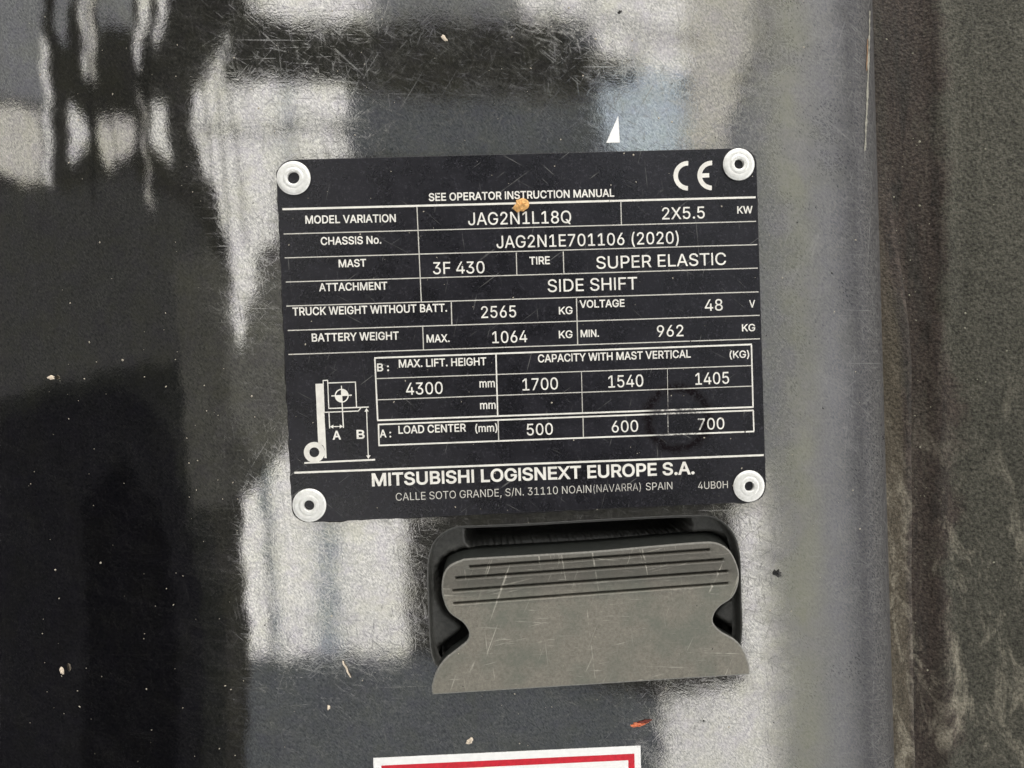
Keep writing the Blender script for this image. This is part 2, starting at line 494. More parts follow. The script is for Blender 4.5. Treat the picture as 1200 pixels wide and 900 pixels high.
# recess behind the latch: rounded rim, wall and a floor that deepens towards the grip
GRIP_PX = [(507, 812.5), (506, 803), (511.5, 785), (522, 770), (537, 758), (547.5, 749), (549.5, 740), (543, 729), (527, 717), (520, 703), (517.5, 687), (520, 672), (527, 663), (540, 657.5), (552, 655.5),
           (620, 651.5), (700, 646.5), (770, 640.5), (820, 636.5), (840, 636.6), (853, 643), (860, 653), (865, 670), (863, 687), (856, 700), (843, 709), (836, 718), (834.5, 728), (843, 738), (860, 748), (870, 760), (876.5, 777), (877.5, 789)]
GRIP = [P(*p) for p in GRIP_PX]
def grip_loop():
    # smooth everywhere except the two sharp feet
    body = GRIP
    n = len(body); out = []
    for i in range(n - 1):
        p0 = Vector(body[max(0, i - 1)]); p1 = Vector(body[i]); p2 = Vector(body[i + 1]); p3 = Vector(body[min(n - 1, i + 2)])
        m = max(1, int((p2 - p1).length / 0.0009))
        for j in range(m):
            t = j / m
            q = 0.5 * ((2 * p1) + (p2 - p0) * t + (2 * p0 - 5 * p1 + 4 * p2 - p3) * t * t + (3 * p1 - p0 - 3 * p2 + p3) * t ** 3)
            out.append((q.x, q.y))
    out.append(body[-1])
    a, b = Vector(body[-1]), Vector(body[0]); m = 60
    for j in range(1, m): q = a.lerp(b, j / m); out.append((q.x, q.y))
    return ccw(out)
GL = grip_loop()

def build_recess():
    n = len(HOLE); V, F = [], []
    prof = [(0, 0), (0.0002, -0.00005), (0.0004, -0.0003), (0.0005, -0.0007), (0.0006, -0.0032), (0.0009, -0.0039), (0.0016, -0.0042)]
    for d, z in prof:
        V += [(x, y, z) for x, y in inset(HOLE, d)]
    for k in range(len(prof) - 1):
        for i in range(n):
            j = (i + 1) % n
            F.append((k * n + i, k * n + j, (k + 1) * n + j, (k + 1) * n + i))
    inner = inset(HOLE, 0.0016)
    rim = mk('recess_rim', V, F, M_FLOOR, panel, True)
    pts = []; x0 = min(p[0] for p in inner); x1 = max(p[0] for p in inner); y0 = min(p[1] for p in inner); y1 = max(p[1] for p in inner)
    lim = inset(inner, 0.0005)
    y = y0
    while y < y1:
        x = x0
        while x < x1:
            if inside(x, y, lim): pts.append((x, y))
            x += 0.0007
        y += 0.0007
    n0 = len(pts); pts += inner
    edges = [(n0 + i, n0 + (i + 1) % n) for i in range(n)]
    v, e, f, *_ = delaunay_2d_cdt([Vector(p) for p in pts], edges, [], 1, 1e-7)
    TA, TB = P(560, 632), P(800, 619)
    W = []
    for p in v:
        x, y = p
        dg = -1 if inside(x, y, GL) else min(math.hypot(x - q[0], y - q[1]) for q in GL[::2])
        z = -0.0042
        if dg < 0.0045:
            z -= 0.010 * (1 - sstep(0.0, 0.0030, max(0, dg)))
        dr = min(math.hypot(x - q[0], y - q[1]) for q in inner[::2])
        z = z if dr > 0.0005 else -0.0042
        ds = seg_dist(x, y, TA, TB)
        z -= 0.028 * (1 - sstep(0.0026, 0.0042, ds)) * sstep(0.0, 0.0008, dr)
        W.append((x, y, max(z, -0.033)))
    bx0, bx1 = min(p[0] for p in HOLE) - 0.004, max(p[0] for p in HOLE) + 0.004
    by0, by1 = min(p[1] for p in HOLE) - 0.004, max(p[1] for p in HOLE) + 0.004
    mk('recess_backing', [(bx0, by0, -0.034), (bx1, by0, -0.034), (bx1, by1, -0.034), (bx0, by1, -0.034), (bx0, by0, -0.002), (bx1, by0, -0.002), (bx1, by1, -0.002), (bx0, by1, -0.002)],
       [(0, 1, 2, 3), (0, 1, 5, 4), (1, 2, 6, 5), (2, 3, 7, 6), (3, 0, 4, 7)], M_DARK, panel)
    floor = mk('recess_floor', W, [tuple(t) for t in f], M_FLOOR, panel, True)
build_recess()

# paint scrapes along the rolled edge
def ribbon(name, path_px, w, mat, parent, lift=0.00012):
    V, F = [], []
    for i, (px, py, s) in enumerate(path_px):
        x, y = P(px, py, -0.002)
        for sgn in (-1, 1):
            xx = x + sgn * w * s * 0.5
            V.append((xx, y, panel_z(xx, y) + lift))
    for i in range(len(path_px) - 1):
        F.append((2 * i, 2 * i + 1, 2 * i + 3, 2 * i + 2))
    return mk(name, V, F, mat, parent, True)
R3 = random.Random(3)
M_SCR = simple('scraped_paint', (0.26, 0.25, 0.21), 0.6, 0.4, 1500, 0.0001)
M_RUST = simple('rust_scrape', (0.24, 0.14, 0.075), 0.7, 0.4, 1500, 0.0001)
ribbon('paint_scrape', [(1022.5 - 0.065 * t + 0.8 * (R3.random() - .5), 10 + t, 0.3 + 0.8 * R3.random() * (1 if t < 160 else .7)) for t in range(0, 172, 4)], 0.0009, M_SCR, panel)
ribbon('rust_scrape', [(1017.5 - 0.07 * t + 0.8 * (R3.random() - .5), 45 + t, 0.4 + 0.6 * R3.random()) for t in range(0, 42, 3)], 0.0006, M_RUST, panel, 0.0002)

# sunken lining beyond the panel
def build_liner():
    V, F = [], []
    nx, ny = 150, 260
    for j in range(ny + 1):
        y = -0.20 + 0.40 * j / ny
        for i in range(nx + 1):
            t = i / nx
            x = 0.07 + 0.20 * t
            z = -0.030 + 0.020 * sstep(0.112, 0.19, x + 0.01 * math.sin(y * 20 + 1)) \
                + 0.0016 * math.exp(-((x - 0.1385 - 0.05 * (y + 0.05) * (0.3 if y > 0 else -0.4)) / 0.003) ** 2) \
                + 0.0011 * noise.noise((x * 60, y * 22, 1.0)) + 0.0003 * noise.noise((x * 300, y * 160, 4.0))
            ledge = edge_x(y) + 0.0135
            z += 0.012 * (1 - sstep(ledge, ledge + 0.0022, x)) * sstep(0.06, -0.02, y)
            V.append((x, y, z))
    for j in range(ny):
        for i in range(nx):
            a = j * (nx + 1) + i
            F.append((a, a + 1, a + nx + 2, a + nx + 1))
    o = mk('recessed_lining', V, F, M_LINER, None, True)
    tag(o, kind='structure')
build_liner()

# ------------------------------------------------------------------ nameplate
ZT = 0.0010
plate = empty('nameplate', (0, 0, 0))
tag(plate, 'black rating plate with white printed table, fixed by four silver rivets', 'nameplate')
def rrect(x0, y0, x1, y1, r, n=6):
    out = []
    for cx, cy, a in ((x1 - r, y1 - r, 0), (x0 + r, y1 - r, 90), (x0 + r, y0 + r, 180), (x1 - r, y0 + r, 270)):
        for i in range(n + 1):
            t = math.radians(a + 90 * i / n); out.append((cx + r * math.cos(t), cy + r * math.sin(t)))
    return out
v, f = prism(rrect(-0.07, -0.0524, 0.07, 0.0524, 0.0047), 0.00012, ZT, 0.00012)
mk('plate', v, f, M_PLATE, plate)
ZP = ZT + 0.00003
def grime_shadow_band():
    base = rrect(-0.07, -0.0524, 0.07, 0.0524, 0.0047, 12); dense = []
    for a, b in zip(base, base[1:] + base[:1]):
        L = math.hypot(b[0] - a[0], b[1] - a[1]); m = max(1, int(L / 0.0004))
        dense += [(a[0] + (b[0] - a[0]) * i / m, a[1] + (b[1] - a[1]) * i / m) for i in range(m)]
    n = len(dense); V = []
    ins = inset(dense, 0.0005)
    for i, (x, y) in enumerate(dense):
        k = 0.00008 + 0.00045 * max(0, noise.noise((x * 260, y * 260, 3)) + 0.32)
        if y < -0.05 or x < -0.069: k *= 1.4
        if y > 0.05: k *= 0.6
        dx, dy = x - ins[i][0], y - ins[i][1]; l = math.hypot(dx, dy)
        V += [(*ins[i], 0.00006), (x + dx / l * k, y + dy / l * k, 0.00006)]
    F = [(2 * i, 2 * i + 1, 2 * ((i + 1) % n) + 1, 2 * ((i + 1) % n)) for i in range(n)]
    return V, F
mk('grime_shadow_line', *grime_shadow_band(), simple('black_grime_shadow', (0.008, 0.007, 0.008), 0.7, 0.3), panel)  # dark strip painting both grime and the plate's edge shadow
DX = ZT * 0  # print sits on the face itself
def Q(px, py): return P(px, py, ZT)

def rule(a, b, w, z=0.0, mat=None, name='rule_line'):
    ax, ay = Q(*a); bx, by = Q(*b)
    d = Vector((bx - ax, by - ay)).normalized(); n = Vector((-d.y, d.x)) * (w * PXM / 2)
    zz = ZP + z
    V = [(ax - n.x, ay - n.y, zz), (bx - n.x, by - n.y, zz), (bx + n.x, by + n.y, zz), (ax + n.x, ay + n.y, zz)]
    return V, [(0, 1, 2, 3)]
def rules(name, items, mat):
    for a, b, w, z in items:
        V, F = rule(a, b, w, z)
        mk(name, V, F, mat, plate)
ZV = 0.00002
rules('rule_line', [((331, 245.2), (885.5, 231.2), 2.3, 0), ((345, 554), (895, 533.3), 2.3, 0)], M_PRINT)
rules('rule_line', [((332.5, 274.2), (886, 259.4), 1.15, 0), ((333.6, 302.2), (887.3, 286.7), 1.15, 0), ((335, 330.5), (888, 314.2), 1.15, 0), ((335.7, 358.7), (888.8, 342), 1.2, 0),
      ((337.3, 387.3), (890, 369.5), 1.2, 0), ((338, 415.4), (890.6, 397), 1.2, 0)], M_THIN)
rules('rule_line', [((488.6, 242.5), (493.8, 354), 1.1, ZV), ((727.5, 236), (728.2, 263.3), 1.1, ZV), ((605, 296), (605.7, 322.5), 1.1, ZV), ((660, 294.5), (660.8, 320.7), 1.1, ZV),
      ((528.8, 354), (529.5, 381.3), 1.2, ZV), ((675.5, 349.5), (677, 404), 1.2, ZV), ((495.4, 383), (496.3, 409.8), 1.1, ZV)], M_THIN)
rules('table_border', [((438.6, 419.5), (881, 403.6), 1.9, 0), ((442, 492.6), (883, 477), 1.9, 0), ((439.3, 420), (442.6, 492), 1.7, ZV), ((880.5, 404.4), (882.4, 476.5), 1.7, ZV),
      ((581.2, 415), (583.2, 487.2), 1.6, ZV), ((442.8, 497.5), (883, 480.9), 1.8, 0), ((443.5, 522), (883.8, 505.6), 1.8, 0), ((443.6, 498), (444.2, 521.6), 1.7, ZV), ((882.6, 481.4), (883.4, 505.2), 1.6, ZV)], M_PRINT)
rules('rule_line', [((440.6, 443.7), (881, 428.4), 1.1, 0), ((441.7, 468.6), (881.6, 452.4), 1.1, 0), ((681.4, 435.5), (682.5, 483.4), 0.8, ZV), ((782, 431.8), (782.8, 480), 0.6, ZV),
      ((583.7, 493), (584.4, 516.5), 1.3, ZV), ((683.2, 489.5), (683.6, 512.5), 1.1, ZV), ((782.6, 485.5), (783, 509), 0.9, ZV)], M_THIN)
# letter outlines (thousandths of an em): advance, loops
G={' ':(188,[]),
'(':(273,[[89,207,101,324,132,441,177,539,236,539,191,428,161,313,151,207,160,115,188,16,236,-96,177,-96,150,-46,128,4,111,55,99,106,92,156]]),
')':(273,[[37,-96,86,18,113,116,122,207,112,313,82,428,37,539,97,539,142,441,173,323,184,207,182,156,174,104,161,53,144,3,123,-47,97,-96]]),
',':(188,[[38,-119,68,71,137,71,84,-119]]),
'.':(188,[[95,-4,83,-3,73,1,63,9,55,18,51,29,50,41,51,53,55,64,63,73,73,81,83,85,95,87,107,85,118,81,128,73,135,64,140,53,141,41,140,29,135,18,128,9,118,1,107,-3]]),
'/':(249,[[235,533,71,-76,14,-76,178,533]]),
'0':(453,[[227,-7,191,-3,158,7,130,24,105,48,85,77,69,113,57,155,50,202,48,254,50,306,57,353,69,395,85,431,106,461,130,484,159,502,191,512,227,516,262,512,295,502,323,484,348,461,368,431,384,395,396,353,403,306,405,254,403,202,396,155,384,113,368,77,348,48,323,24,295,7,263,-3],[227,50,250,52,271,60,290,74,306,92,320,116,330,144,338,176,342,213,344,254,342,295,338,332,330,365,320,393,306,416,290,435,271,449,250,457,227,460,203,457,182,449,163,435,147,416,134,393,123,365,115,332,111,295,109,254,111,213,115,176,123,144,134,116,147,92,163,74,182,60,203,52]]),
'1':(453,[[76,0,76,55,391,55,391,0],[276,509,276,0,212,0,212,448,209,448,86,358,86,427,198,509]]),
'2':(453,[[64,0,64,47,234,229,282,282,311,327,320,371,319,389,315,405,308,419,298,431,287,441,273,449,224,460,205,458,188,454,172,447,159,438,148,427,139,413,132,398,128,381,127,362,66,362,68,391,75,418,86,442,102,464,121,482,143,496,168,507,196,513,225,516,254,513,281,507,306,497,328,482,346,465,361,445,372,423,379,398,381,372,371,318,336,259,267,180,153,60,153,57,389,57,389,0]]),
'3':(453,[[218,-7,188,-5,159,1,133,10,108,22,88,38,70,57,57,79,48,104,44,132,109,132,112,115,118,100,126,87,137,76,150,66,165,59,219,50,275,61,291,69,304,80,315,93,323,108,328,125,329,145,328,163,323,180,316,196,306,211,292,223,275,234,254,241,229,246,201,248,157,248,157,299,288,448,288,452,70,452,70,509,372,509,372,461,211,278,211,289,247,290,279,286,308,276,333,262,354,244,371,222,383,198,391,173,393,145,390,116,383,90,370,66,354,45,333,27,309,12,281,2,251,-5]]),
'4':(453,[[40,105,40,158,247,509,311,509,109,166,109,163,413,163,413,105],[282,0,282,121,282,146,282,318,343,318,343,0]]),
'5':(453,[[221,-7,192,-5,165,1,140,11,118,25,99,41,83,60,71,82,63,105,60,130,122,130,125,115,130,102,138,89,173,60,221,50,241,51,259,56,276,64,291,75,304,89,314,104,322,122,326,141,328,162,326,183,321,203,314,221,303,237,290,251,275,262,257,270,238,275,218,277,167,268,128,246,67,253,96,509,366,509,366,452,151,452,134,301,136,301,178,325,229,334,252,332,274,328,294,321,313,311,330,299,345,285,358,269,370,251,379,231,386,210,390,187,391,163,388,132,381,102,369,76,352,52,332,32,309,15,282,3,253,-4]]),
'6':(453,[[226,-7,196,-4,168,3,142,15,119,31,100,51,84,74,73,101,66,130,64,162,65,187,71,212,80,239,137,340,252,509,322,509,151,261,145,261,165,288,196,307,235,314,265,312,291,305,316,295,337,280,355,262,370,240,380,215,387,187,389,157,387,127,379,98,368,73,352,50,333,30,310,14,284,3,257,-4],[226,48,245,50,263,55,279,63,293,73,304,86,314,101,322,119,326,137,327,157,326,178,322,196,314,213,304,228,293,241,279,251,263,259,245,264,226,265,207,264,190,259,174,252,160,241,148,229,138,214,131,197,126,179,125,158,126,138,131,119,138,102,148,86,160,73,174,63,190,55,207,50]]),
'7':(453,[[97,0,323,448,323,452,62,452,62,509,391,509,391,449,165,0]]),
'8':(453,[[226,-7,193,-5,163,1,136,11,111,25,91,42,74,62,62,84,54,109,52,135,53,156,58,176,65,195,75,212,87,228,101,241,117,252,134,260,153,265,153,267,129,276,109,289,93,308,80,330,73,354,70,380,73,405,79,429,90,450,106,469,124,485,146,498,170,508,197,514,226,516,255,514,282,508,306,498,328,485,346,469,361,450,373,429,379,405,382,380,379,354,372,330,359,308,343,289,323,276,300,267,300,265,319,260,335,252,351,241,365,228,377,212,387,195,395,176,399,156,401,135,398,109,391,84,378,62,362,42,341,25,317,11,289,1,259,-5],[226,49,248,50,267,54,285,60,300,69,313,79,323,91,331,106,335,121,337,139,335,157,330,173,322,189,312,202,298,213,283,223,265,230,247,234,226,235,206,234,187,230,169,223,154,213,140,202,130,189,122,173,117,157,115,139,117,121,121,106,129,91,139,79,152,69,167,60,185,54,205,50],[226,290,274,300,287,308,298,318,307,330,314,344,318,359,319,376,318,392,314,407,308,420,299,432,288,442,275,449,226,460,177,449,164,442,153,432,145,420,138,407,134,392,133,376,134,359,138,344,145,330,154,318,165,308,178,300]]),
'9':(453,[[226,516,256,513,285,506,310,494,333,478,352,458,368,434,380,408,387,378,389,347,387,322,382,296,373,270,315,168,200,0,130,0,301,248,307,248,287,221,257,202,218,195,188,197,161,203,137,214,116,229,98,247,83,269,72,294,66,321,64,352,66,382,73,411,85,436,101,459,120,479,143,494,168,506,196,513],[226,460,207,459,190,454,174,446,160,435,148,423,138,407,131,390,127,372,125,352,127,331,131,313,138,295,148,280,160,268,174,257,190,250,207,245,226,243,245,245,263,249,279,257,293,267,305,280,314,295,322,312,326,330,327,350,326,371,322,390,314,407,305,422,293,435,279,446,263,454,245,459]]),
':':(188,[[95,-4,83,-3,73,1,63,9,55,18,51,29,50,41,51,53,55,64,63,73,73,81,83,85,95,87,107,85,118,81,128,73,135,64,140,53,141,41,140,29,135,18,128,9,118,1,107,-3],[95,271,83,272,73,277,63,284,55,294,51,304,50,316,51,328,55,339,63,349,73,356,83,360,95,362,107,360,118,356,128,349,135,339,140,328,141,316,140,304,135,294,128,284,118,277,107,272]]),
'A':(480,[[16,0,201,509,276,509,463,0,395,0,287,302,264,372,232,478,245,478,213,371,191,302,85,0],[110,142,110,199,370,199,370,142]]),
'B':(456,[[60,0,60,509,241,509,274,507,304,501,329,491,350,477,367,461,381,442,390,421,396,398,398,374,397,353,393,336,387,320,356,286,315,267,315,262,331,260,347,254,363,245,378,234,391,220,402,203,411,184,416,161,418,136,416,111,410,88,400,67,386,48,368,31,344,18,317,8,284,2,247,0],[125,57,245,57,281,60,309,67,330,80,344,96,353,115,355,137,354,153,350,169,342,184,333,197,320,209,306,218,289,225,269,229,248,231,125,231],[125,285,238,285,288,296,302,304,314,314,323,326,330,340,335,355,336,372,333,393,326,412,313,429,294,442,270,449,240,452,125,452]]),
'C':(510,[[267,-7,225,-3,186,7,150,25,119,49,92,79,70,115,53,157,44,203,40,254,44,305,53,352,70,393,92,429,119,459,150,484,186,501,225,512,267,516,340,504,362,496,383,485,402,471,419,456,435,438,448,418,459,397,467,373,473,348,408,348,389,395,357,428,315,449,267,456,237,453,209,445,184,432,161,414,141,391,125,364,113,332,106,295,103,254,106,213,113,177,125,145,141,117,161,94,184,76,210,63,237,56,267,53,315,60,357,81,389,114,408,160,473,160,467,135,459,112,448,91,435,71,420,53,402,38,383,24,363,13,341,5,317,-2,293,-6]]),
'D':(502,[[219,0,96,0,96,57,215,57,254,60,288,68,318,81,343,99,363,122,379,149,390,181,397,216,399,255,397,294,390,329,379,361,364,388,344,410,320,428,291,441,258,449,221,452,93,452,93,509,225,509,273,505,315,495,353,478,385,455,412,426,433,391,449,351,458,306,462,255,458,205,449,159,433,119,411,83,384,54,351,31,312,14,268,3],[125,509,125,0,60,0,60,509]]),
'E':(419,[[60,0,60,509,372,509,372,452,125,452,125,286,355,286,355,229,125,229,125,57,375,57,375,0]]),
'F':(410,[[60,0,60,509,369,509,369,452,125,452,125,278,346,278,346,221,125,221,125,0]]),
'G':(520,[[269,-7,225,-3,185,7,149,25,118,49,91,79,69,116,53,157,43,203,40,254,43,305,53,352,69,393,91,429,117,459,149,484,184,501,223,512,265,516,291,514,316,510,340,504,363,494,384,483,403,469,421,453,436,436,449,416,460,395,468,373,474,349,408,349,387,393,356,427,315,448,265,456,236,453,209,445,183,432,160,414,141,392,125,364,113,332,106,295,103,254,106,213,113,177,125,145,141,117,161,95,184,76,210,63,238,56,269,53,296,55,322,61,345,71,365,85,382,102,396,123,407,147,413,173,415,202,434,199,283,199,283,256,478,256,478,200,475,160,466,124,451,91,431,62,406,38,377,19,344,5,308,-4]]),
'H':(517,[[60,0,60,509,125,509,125,289,392,289,392,509,457,509,457,0,392,0,392,232,125,232,125,0]]),
'I':(176,[[60,0,60,509,116,509,116,0]]),
'J':(396,[[185,-7,143,-2,106,11,75,33,52,63,38,100,33,145,33,173,98,173,98,145,100,117,108,93,122,74,139,61,160,53,185,50,209,53,230,61,248,74,261,93,269,117,272,145,272,509,336,509,336,145,332,100,318,63,294,33,263,11,227,-2]]),
'K':(467,[[104,145,104,216,139,261,174,303,212,344,364,509,448,509,231,276,228,276],[60,0,60,509,125,509,125,334,124,225,125,193,125,0],[372,0,188,259,228,309,449,0]]),
'L':(393,[[60,0,60,509,125,509,125,57,361,57,361,0]]),
'M':(628,[[60,0,60,509,152,509,277,187,287,159,299,123,311,84,322,49,307,49,318,83,330,121,342,158,352,187,476,509,568,509,568,0,504,0,504,291,504,327,505,369,506,413,507,457,513,457,498,409,482,363,467,322,456,291,342,0,286,0,170,291,159,321,145,361,129,408,112,457,119,457,120,416,121,372,122,328,122,291,122,0]]),
'N':(523,[[60,0,60,509,136,509,343,183,363,151,388,107,414,55,405,54,401,108,399,157,399,195,399,509,463,509,463,0,387,0,202,290,177,331,148,381,108,452,119,454,122,384,124,328,125,291,125,0]]),
'O':(533,[[267,-7,225,-3,186,7,150,25,119,49,92,79,70,115,53,157,44,203,40,254,44,305,53,352,70,393,92,429,119,459,150,484,186,501,225,512,267,516,309,512,348,501,384,484,415,459,442,429,464,393,480,352,490,305,493,254,490,203,480,157,464,115,442,79,415,49,384,25,348,7,309,-3],[267,53,296,55,324,63,349,76,372,94,392,116,408,144,420,176,428,213,430,254,428,295,420,332,408,365,392,392,372,415,349,433,324,446,296,453,267,456,237,453,210,445,184,433,161,415,142,392,125,364,113,332,106,295,103,254,106,213,113,176,125,144,142,117,161,94,184,76,210,63,237,55]]),
'P':(445,[[60,0,60,509,235,509,272,506,305,499,332,487,356,471,375,452,390,430,400,404,407,377,409,348,407,318,400,291,390,265,375,243,356,223,332,207,305,195,272,188,235,186,109,186,109,242,233,242,257,244,279,248,297,256,312,266,324,279,333,294,339,310,343,328,344,348,343,367,339,385,333,402,324,416,312,428,297,439,279,446,257,451,232,452,125,452,125,0]]),
'Q':(533,[[245,159,313,159,369,85,384,65,468,-48,401,-48,346,27,331,46],[267,-7,225,-3,186,7,150,25,119,49,92,79,70,115,53,157,44,203,40,254,44,305,53,352,70,393,92,429,119,459,150,484,186,501,225,512,267,516,309,512,348,501,384,484,415,459,442,429,464,393,480,352,490,305,493,254,490,203,480,157,464,115,442,79,415,49,384,25,348,7,309,-3],[267,53,296,55,324,63,349,76,372,94,392,116,408,144,420,176,428,213,430,254,428,295,420,332,408,365,392,392,372,415,349,433,324,446,296,453,267,456,237,453,210,445,184,433,161,415,142,392,125,364,113,332,106,295,103,254,106,213,113,176,125,144,142,117,161,94,184,76,210,63,237,55]]),
'R':(449,[[60,0,60,509,236,509,273,506,305,500,333,489,356,473,376,455,390,433,401,408,407,381,409,352,407,323,401,296,390,271,376,250,356,232,333,217,305,206,273,200,236,198,96,198,96,255,234,255,258,256,280,260,298,267,313,276,325,287,334,300,340,316,344,333,345,352,344,371,340,389,334,405,325,419,313,430,298,440,279,446,258,451,233,452,125,452,125,0],[353,0,230,229,303,229,428,0]]),
'S':(447,[[224,-9,188,-7,156,-1,128,9,102,23,81,40,64,60,51,83,42,109,38,137,104,137,108,118,114,102,123,88,136,76,150,66,166,59,224,49,246,50,267,54,286,60,303,69,317,79,329,92,338,106,344,122,346,139,344,154,340,168,332,179,296,205,245,222,184,239,145,253,112,269,86,289,67,313,56,341,52,372,54,400,62,425,75,448,92,468,113,484,138,498,165,508,195,514,227,516,259,514,289,508,316,498,340,484,360,468,377,449,390,427,398,403,401,378,337,378,332,402,320,421,302,437,280,449,254,456,225,459,204,457,185,454,167,448,152,440,139,430,129,418,121,405,117,391,115,376,117,359,122,345,131,334,169,308,212,293,264,279,312,264,359,238,395,198,402,180,407,161,408,139,406,112,399,87,386,64,370,43,349,25,323,11,294,0,261,-7]]),
'T':(449,[[32,452,32,509,417,509,417,452,257,452,257,0,193,0,193,452]]),
'U':(517,[[259,-8,220,-6,186,2,154,15,126,33,103,55,85,80,71,108,63,140,60,173,60,509,124,509,124,178,126,155,132,133,141,113,153,95,169,80,187,68,208,59,232,53,259,52,285,53,309,59,331,68,349,80,364,95,377,113,385,133,391,155,393,178,393,509,457,509,457,173,454,140,446,108,433,80,414,55,391,33,363,15,332,2,297,-6]]),
'V':(480,[[204,0,16,509,84,509,192,206,215,137,248,31,235,31,267,138,290,206,395,509,463,509,278,0]]),
'W':(686,[[155,0,16,509,82,509,163,196,175,145,187,94,197,40,189,40,200,94,211,145,224,196,306,509,380,509,462,196,474,145,486,94,497,40,488,40,499,94,510,145,523,196,603,509,670,509,530,0,455,0,368,323,351,391,336,475,350,475,335,395,318,323,230,0]]),
'X':(474,[[18,0,217,284,217,236,29,509,104,509,178,400,204,361,223,329,243,292,232,292,252,329,272,361,298,400,374,509,446,509,259,239,259,287,456,0,382,0,292,129,268,165,250,195,230,231,244,231,225,196,206,166,182,129,91,0]]),
'Y':(472,[[203,0,203,208,16,509,91,509,192,344,222,292,250,230,224,230,251,293,280,344,381,509,455,509,268,208,268,0]]),
'm':(610,[[53,0,53,379,112,379,112,295,108,295,114,314,122,331,132,346,172,376,219,386,245,383,268,375,287,361,303,342,314,320,321,295,312,295,318,312,326,329,337,343,381,375,437,386,458,385,478,380,497,372,514,361,529,346,541,328,550,307,555,283,557,255,557,0,496,0,496,254,493,279,485,298,473,313,456,323,438,329,419,330,402,329,387,326,374,320,345,290,335,247,335,0,274,0,274,260,272,280,265,297,253,311,238,322,220,328,199,330,158,320,145,312,135,302,126,289,119,274,115,257,114,238,114,0]]),
'o':(415,[[207,-8,174,-5,144,3,117,16,93,35,72,58,56,85,44,116,37,150,34,187,37,225,44,260,56,291,72,318,93,341,117,360,144,374,174,382,207,384,241,382,271,374,299,360,323,341,343,318,359,291,371,260,379,225,381,187,379,150,371,116,359,85,343,58,323,35,299,16,271,3,241,-5],[207,46,231,49,252,55,270,66,285,80,298,97,307,117,314,139,318,163,319,187,318,212,314,236,307,258,298,278,285,296,270,310,252,321,231,328,207,330,184,328,163,321,145,310,130,296,118,278,108,258,102,236,98,212,96,187,98,163,102,139,108,117,118,97,130,80,145,66,163,55,184,49]])}
